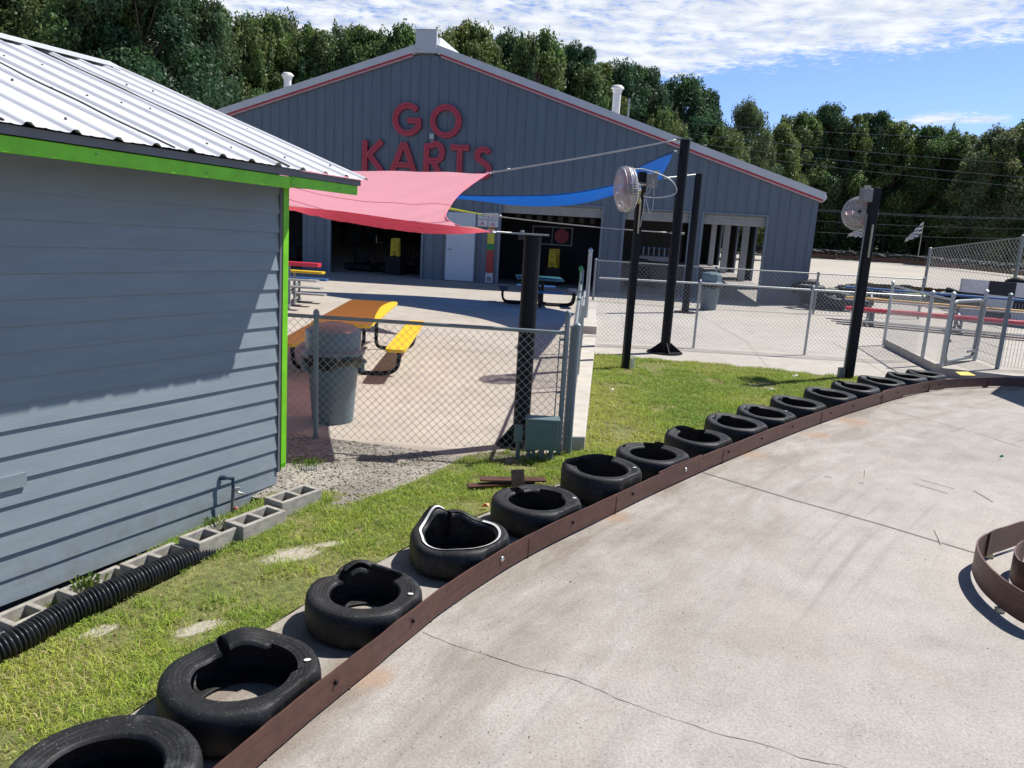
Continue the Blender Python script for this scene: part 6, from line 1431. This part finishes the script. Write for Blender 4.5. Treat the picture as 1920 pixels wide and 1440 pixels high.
# ---------------------------------------------------------------- trees
def crown_mesh(seed, kind):
    r = np.random.default_rng(seed); blobs = []
    nb = 95 if kind != 'pine' else 60
    for i in range(nb):
        h = r.random() ** .8
        if kind == 'pine': z = .30 + .68 * h; rad = (.34 * (1 - h) ** .55 + .07) ; br = .085 * (1.15 - h * .5)
        elif kind == 'tall': z = .12 + .84 * h; rad = .25 * math.sin(math.pi * min(1, .18 + h * .80)) ** .7 + .03; br = .058 * (1.2 - .4 * h)
        else: z = .22 + .74 * h; rad = .37 * math.sin(math.pi * min(1, .2 + h * .76)) ** .7; br = .068 * (1.2 - .35 * h)
        a = r.uniform(0, 2 * np.pi); q = rad * r.uniform(.35, 1.05); blobs.append((q * math.cos(a), q * math.sin(a), z, br * r.uniform(.7, 1.35)))
    for i in range(26):      # ragged leading shoots
        a = r.uniform(0, 2 * np.pi); h = r.uniform(.55, .97); q = (.30 if kind != 'tall' else .2) * math.sqrt(max(0, 1 - ((h - .5) / .5) ** 2)) * r.uniform(.6, 1.15)
        blobs.append((q * math.cos(a), q * math.sin(a), h, r.uniform(.022, .036)))
    V = []; C = []
    base = dict(pine=(.052, .10, .050), tall=(.115, .17, .062), leafy=(.125, .18, .066), olive=(.15, .18, .085))[kind]
    for (x, y, z, b) in blobs:
        n = (330 if kind != 'pine' else 400) if b >= .037 else 120
        d = r.normal(size=(n, 3)); d /= np.linalg.norm(d, axis=1)[:, None]; if_s = b < .037; n_ = n
        rr = b * r.uniform(.3, 1.3, n) ** .75; c = np.array([x, y, z]) + d * rr[:, None] * (np.array([.8, .8, 2.0]) if if_s else (np.array([1.15, 1.15, .62]) if kind == 'pine' else np.array([1, 1, .85])))
        s = r.uniform(.0034, .0078, n) * (1.0 if kind != 'pine' else .9)
        nrm = d * .6 + r.normal(size=(n, 3)) * .7 + np.array([0, 0, .35]); nrm /= np.linalg.norm(nrm, axis=1)[:, None]
        t = np.cross(nrm, r.normal(size=(n, 3))); t /= np.linalg.norm(t, axis=1)[:, None]; u = np.cross(nrm, t); el = (1.9 if kind == 'pine' else 1.45)
        t *= (s * el)[:, None]; u *= s[:, None]
        q = np.stack([c - t, c - u * .8, c + t * 1.1, c + u], 1); V.append(q.reshape(-1, 3))
        col = np.array(base) * r.uniform(.7, 1.35) * np.array([r.uniform(.88, 1.2), 1, r.uniform(.8, 1.2)]); C.append(np.repeat(col[None] * r.uniform(.6, 1.5, (n, 1)), 4, 0))
    V = np.concatenate(V); C = np.concatenate(C); F = np.arange(len(V)).reshape(-1, 4); return V, F, C, blobs
protoT = {}
hold = []
def make_proto(key, seed, kind):
    V, F, C, blobs = crown_mesh(seed, kind); root = T('tree', '', 'tree'); 
    o = npmesh('crown', V, F, 'leaf', parent=root, cols=C); m = MB(); rnd = random.Random(seed)
    tr = [(0, 0, -.02), (.004, .003, .2), (-.006, .004, .45), (.004, -.003, .7), (0, 0, .92)]; m.tube(catmull(tr, 3), 0, 8, True, [.016 * (1 - k / 15) + .003 for k in range(13)])
    for (x, y, z, b) in blobs[::2]:
        z0 = max(.15, z - .12 - .25 * math.hypot(x, y)); m.tube([(0, 0, z0), (x * .5, y * .5, z0 + (z - z0) * .45), (x, y, z)], 0, 5, True, [.006, .004, .0015])
    m.build('trunk', 'bark', root, local=True, smooth=True); root['label'] = 'x'; protoT[key] = (root, kids(root))
for key, seed, kind in (('l1', 1, 'leafy'), ('l2', 2, 'leafy'), ('o1', 3, 'olive'), ('t1', 4, 'tall'), ('t2', 5, 'tall'), ('p1', 6, 'pine'), ('p2', 7, 'pine'), ('t3', 8, 'tall')): make_proto(key, seed, kind)
used = set()
def tree(key, px, py, y, wf, label, grp):
    top = AY(px, py, y); h = top.z; root, ch = protoT[key]
    if key in used:
        r = root.copy(); COL.objects.link(r)
        for c in ch: d = c.copy(); COL.objects.link(d); d.parent = r
    else: r = root; used.add(key)
    r.location = (top.x, y, 0); r.rotation_euler = (0, 0, random.uniform(0, 6.28)); r.scale = (h * wf, h * wf, h); r['label'] = label; r['group'] = grp
    r.name = 'pine_tree' if key[0] == 'p' else 'broadleaf_tree'
gl = 'trees behind the shed and hall'; g2 = 'trees beyond the circuit'
TL = [('l2', -60, -60, 40, .9, 'leafy tree at the far left edge, above the shed roof', gl), ('o1', 60, -45, 42, .9, 'grey-green leafy tree above the left half of the shed roof', gl), ('l1', 175, -40, 40, .85, 'broad leafy tree with sky gaps left of the dark pine', gl),
 ('p1', 262, -70, 40, .8, 'dark green pine, tallest tree behind the shed roof ridge', gl), ('p2', 372, -8, 44, .62, 'pine whose top marks the first gap of sky at the top left', gl), ('l1', 437, 20, 50, .62, 'rounded leafy tree just left of the small capped vent', gl),
 ('t1', 492, 26, 52, .75, 'leafy tree directly behind the small capped vent', gl), ('o1', 525, 26, 55, .62, 'olive tree just right of the small capped vent', gl), ('t2', 592, 44, 54, .8, 'leafy tree with a feathery top above the left roof slope', gl),
 ('l2', 650, 46, 55, .6, 'leafy tree above the middle of the left roof slope', gl), ('t3', 690, 52, 55, .8, 'narrow leafy tree just left of the dip in the skyline', gl), ('t1', 752, 46, 55, .75, 'bright leafy tree immediately left of the ridge box', gl), ('p1', 777, 64, 60, .5, 'small dark pine peeking out beside the ridge box', gl),
 ('t2', 852, 43, 55, .68, 'leafy tree with a split top just right of the ridge box', gl), ('t3', 888, 42, 56, .72, 'second feathery tree right of the ridge box', gl), ('p2', 962, 66, 60, .55, 'dark pine between two feathery trees above the right roof slope', gl), ('t1', 1012, 56, 56, .7, 'tree with the tallest feathery top above the right roof slope', gl),
 ('p1', 1085, 86, 60, .55, 'pine with a flat tuft at its top left of the tall vent', gl), ('t2', 1120, 112, 58, .75, 'leafy tree close left of the tall vent pipe', gl), ('p2', 1160, 120, 62, .62, 'dark pine directly behind the tall vent pipe', gl), ('p1', 1207, 127, 64, .62, 'rounded pine close right of the tall vent pipe', gl),
 ('p2', 1280, 148, 66, .75, 'large round-headed pine above the right roof slope', gl), ('l1', 1250, 205, 60, .6, 'lower leafy tree in front of the round-headed pine', gl), ('p1', 1325, 172, 68, .5, 'small pine on the shoulder of the round-headed pine', gl), ('o1', 1405, 190, 72, .6, 'airy rounded tree standing alone above its neighbours over the roof end', gl),
 ('l2', 1360, 235, 66, .7, 'bright leafy tree right of the tall post top', gl), ('t3', 1462, 232, 78, .85, 'yellow-green tree at the left of the dark wood beyond the circuit', g2), ('t1', 1500, 210, 104, .9, 'tree above the hall eave end', g2), ('p2', 1555, 198, 106, .62, 'dark pine forming the highest point above the right fan', g2), ('t2', 1600, 212, 106, .8, 'tree directly above the right fan', g2),
 ('p1', 1645, 212, 108, .62, 'dark tree just right of the right fan', g2), ('t3', 1690, 226, 106, .85, 'yellowish vine-clad tree right of the fan', g2), ('t1', 1735, 236, 106, .85, 'tree under the larger small cloud', g2), ('l2', 1775, 238, 105, .8, 'airy tree between the two small clouds', g2), ('t2', 1812, 250, 105, .8, 'tree under the smaller right cloud', g2),
 ('l1', 1845, 268, 105, .7, 'tree at the lowest dip of the right skyline', g2), ('o1', 1885, 238, 98, .85, 'grey-green tree near the right edge', g2), ('t1', 1945, 222, 98, .9, 'tall tree cut by the right edge', g2), ('l2', 2030, 215, 96, .9, 'leafy tree just outside the right edge', g2)]
for a in TL: tree(*a)
# the wood behind and the undergrowth as one mass
def mass(name, bl, label, base, ncl, s0):
    Vs = []; Cs = []
    for (x, y, z, bx, by, bz) in bl:
        n = ncl; d = RNG.normal(size=(n, 3)); d /= np.linalg.norm(d, axis=1)[:, None]; rr = RNG.uniform(.3, 1.05, n) ** .5; c = np.array([x, y, z]) + d * rr[:, None] * np.array([bx, by, bz]); c = c[c[:, 2] > 0]; n = len(c)
        s = RNG.uniform(.6, 1.4, n) * s0; nr = RNG.normal(size=(n, 3)); nr /= np.linalg.norm(nr, axis=1)[:, None]; t = np.cross(nr, RNG.normal(size=(n, 3))); t /= np.linalg.norm(t, axis=1)[:, None]; u = np.cross(nr, t)
        Vs.append(np.stack([c - t * s[:, None] * 1.4, c - u * s[:, None], c + t * s[:, None] * 1.4, c + u * s[:, None]], 1).reshape(-1, 3)); Cs.append(np.repeat(np.array(base)[None] * RNG.uniform(.55, 1.5, (n, 1)) * RNG.uniform(.8, 1.2), 4, 0))
    V = np.concatenate(Vs); npmesh(name, V, np.arange(len(V)).reshape(-1, 4), 'leaf', cols=np.concatenate(Cs), kind='stuff', label=label, cat='wood')
bl = []
for k in range(60):   # under the skyline trees on the right, down to the ground
    px = 1330 + k * 12; y = random.uniform(108, 116); p = AY(px, 400, y); bl.append((p.x, y, random.uniform(1.5, 9), 4.2, 3, random.uniform(3, 5.5)))
for k in range(26):
    px = 1400 + k * 26; y = random.uniform(104, 108); p = AY(px, 400, y); bl.append((p.x, y, random.uniform(.5, 3), 3.2, 2, random.uniform(1.5, 4)))
for k in range(60):
    px = 1330 + k * 11; y = random.uniform(109, 114); tz = AY(px, 222 + (22 if px > 1700 else 0) + random.uniform(14, 55), y).z; p = AY(px, 300, y)
    for q in range(3): bl.append((p.x, y, tz - 2 - q * 4.4, 3.2, 2.4, random.uniform(2, 3)))
mass('undergrowth', bl, 'dark undergrowth and wood behind the far edge of the circuit', (.07, .11, .042), 560, .16)
bl = []
for k in range(86):
    px = -80 + k * 17; y = 66 + k * .25 + random.uniform(-2, 2); sky_ = 10 if px < 380 else (62 if px < 1000 else 62 + (px - 1000) * .42); tz = AY(px, sky_ + random.uniform(14, 60), y).z; p = AY(px, 200, y)
    for q in range(3): bl.append((p.x + random.uniform(-1.5, 1.5), y, tz - 1.6 - q * 3.6 + random.uniform(-.6, .6), 2.4, 2, random.uniform(1.5, 2.4)))
mass('woodland', bl, 'shaded wood glimpsed between the trees behind the hall', (.085, .12, .05), 330, .12)
rootn = [o for o in bpy.data.objects if o.get('label') == 'x']
for o in rootn:
    for c in kids(o): bpy.data.objects.remove(c)
    bpy.data.objects.remove(o)

# ---------------------------------------------------------------- light, sky, render
sun_dir = SUNV.normalized(); elev = math.asin(sun_dir.z); az = math.atan2(sun_dir.x, sun_dir.y)
sd = bpy.data.lights.new('sun', 'SUN'); sd.energy = 5.0; sd.angle = R(.53); sd.color = (1, .955, .88); so = bpy.data.objects.new('sun', sd); COL.objects.link(so)
so.rotation_euler = Vector(sun_dir).to_track_quat('Z', 'Y').to_euler()
w = bpy.data.worlds.new('World'); sc.world = w; w.use_nodes = True; nt = w.node_tree; N = nt.nodes; Lk = nt.links.new
bg = N['Background']; sky = N.new('ShaderNodeTexSky'); sky.sky_type = 'NISHITA'; sky.sun_disc = False; sky.sun_elevation = elev; sky.sun_rotation = az; sky.air_density = 1.0; sky.dust_density = .6; sky.ozone_density = 2.2; sky.altitude = 20
tc = N.new('ShaderNodeTexCoord'); sep = N.new('ShaderNodeSeparateXYZ'); Lk(tc.outputs['Generated'], sep.inputs[0])
def mth(op, a, b=0.0, clamp=False):
    n = N.new('ShaderNodeMath'); n.operation = op; n.use_clamp = clamp
    for i, v in enumerate((a, b)):
        if hasattr(v, 'links'): Lk(v, n.inputs[i])
        else: n.inputs[i].default_value = v
    return n.outputs[0]
zc = mth('MAXIMUM', sep.outputs[2], .02); cx = mth('DIVIDE', sep.outputs[0], zc); cy = mth('DIVIDE', sep.outputs[1], zc)
cv = N.new('ShaderNodeCombineXYZ'); Lk(cx, cv.inputs[0]); Lk(cy, cv.inputs[1])
def nz(scale, det, rough, dist=0, src=None, off=(0, 0, 0)):
    mp = N.new('ShaderNodeMapping'); mp.inputs['Location'].default_value = off; Lk(src or cv.outputs[0], mp.inputs[0])
    n = N.new('ShaderNodeTexNoise'); n.inputs['Scale'].default_value = scale; n.inputs['Detail'].default_value = det; n.inputs['Roughness'].default_value = rough; n.inputs['Distortion'].default_value = dist; Lk(mp.outputs[0], n.inputs[0]); return n.outputs['Fac']
def rmp(f, a, b):
    n = N.new('ShaderNodeMapRange'); n.interpolation_type = 'SMOOTHSTEP'; n.inputs['From Min'].default_value = a; n.inputs['From Max'].default_value = b; Lk(f, n.inputs[0]); return n.outputs[0]
# edge of the cloud sheet in the cloud plane: through (.92,5.49) and (2.27,3.85)
pa, pb2 = np.array([.75, 5.6]), np.array([2.6, 3.75]); dv = pb2 - pa; nv = np.array([dv[1], -dv[0]]) / np.hypot(*dv)   # points to the clear side
if nv[0] < 0: nv = -nv
sdist = mth('ADD', mth('MULTIPLY', cx, float(nv[0])), mth('ADD', mth('MULTIPLY', cy, float(nv[1])), float(-nv.dot(pa))))
cov = mth('ADD', mth('MULTIPLY', rmp(sdist, .7, -.6), rmp(cy, 1.6, 3.0)), mth('MULTIPLY', mth('SUBTRACT', nz(1.1, 3, .5), .5), .9))
fine = nz(17, 5, .62, .35); fine2 = nz(4.2, 4, .55, .2)
puff = mth('ADD', mth('MULTIPLY', fine, .7), mth('MULTIPLY', fine2, .5))
thr = mth('SUBTRACT', mth('ADD', puff, mth('MULTIPLY', cov, .55)), .9)
c1_ = rmp(thr, -.05, .27)
def spot(q, ax, ay, rot):
    r_ = ray(*q); p = r_[:2] / r_[2]; dx = mth('SUBTRACT', cx, float(p[0])); dy = mth('SUBTRACT', cy, float(p[1]))
    u = mth('ADD', mth('MULTIPLY', dx, math.cos(rot) / ax), mth('MULTIPLY', dy, math.sin(rot) / ax)); v = mth('ADD', mth('MULTIPLY', dx, -math.sin(rot) / ay), mth('MULTIPLY', dy, math.cos(rot) / ay))
    d = mth('SQRT', mth('ADD', mth('MULTIPLY', u, u), mth('MULTIPLY', v, v))); return rmp(mth('ADD', d, mth('MULTIPLY', mth('SUBTRACT', fine, .5), 2.4)), 1.25, .1)
s1_ = spot((1752, 224), .26, .42, 0); s2_ = spot((1836, 224), .22, .26, 0)
cl = mth('MAXIMUM', mth('MULTIPLY', c1_, .92), mth('MAXIMUM', mth('MULTIPLY', s1_, .95), mth('MULTIPLY', s2_, .9)))
haze = rmp(sep.outputs[2], .35, .0)
cc = N.new('ShaderNodeMix'); cc.data_type = 'RGBA'; Lk(rmp(fine2, .35, .7), cc.inputs[0]); cc.inputs[6].default_value = (10.8, 11.6, 13.0, 1); cc.inputs[7].default_value = (15.5, 16, 16.4, 1)
tint = N.new('ShaderNodeMix'); tint.data_type = 'RGBA'; tint.blend_type = 'MULTIPLY'; tint.inputs[0].default_value = 1; Lk(sky.outputs[0], tint.inputs[6]); hb = N.new('ShaderNodeMix'); hb.data_type = 'RGBA'; Lk(rmp(sep.outputs[2], .62, .12), hb.inputs[0]); hb.inputs[6].default_value = (.85, .97, 1.1, 1); hb.inputs[7].default_value = (1.45, 1.72, 2.55, 1); Lk(hb.outputs[2], tint.inputs[7])
mx = N.new('ShaderNodeMix'); mx.data_type = 'RGBA'; Lk(cl, mx.inputs[0]); Lk(tint.outputs[2], mx.inputs[6]); Lk(cc.outputs[2], mx.inputs[7]); Lk(mx.outputs[2], bg.inputs[0]); bg.inputs[1].default_value = .05
sc.view_settings.view_transform = 'Standard'; sc.view_settings.look = 'None'; sc.view_settings.exposure = 0.42; sc.view_settings.gamma = 1
sc.render.engine = 'CYCLES'; sc.cycles.max_bounces = 6; sc.cycles.transparent_max_bounces = 12; sc.cycles.caustics_reflective = False; sc.cycles.caustics_refractive = False; sc.cycles.use_denoising = True
sc.render.resolution_x = 1024; sc.render.resolution_y = 768
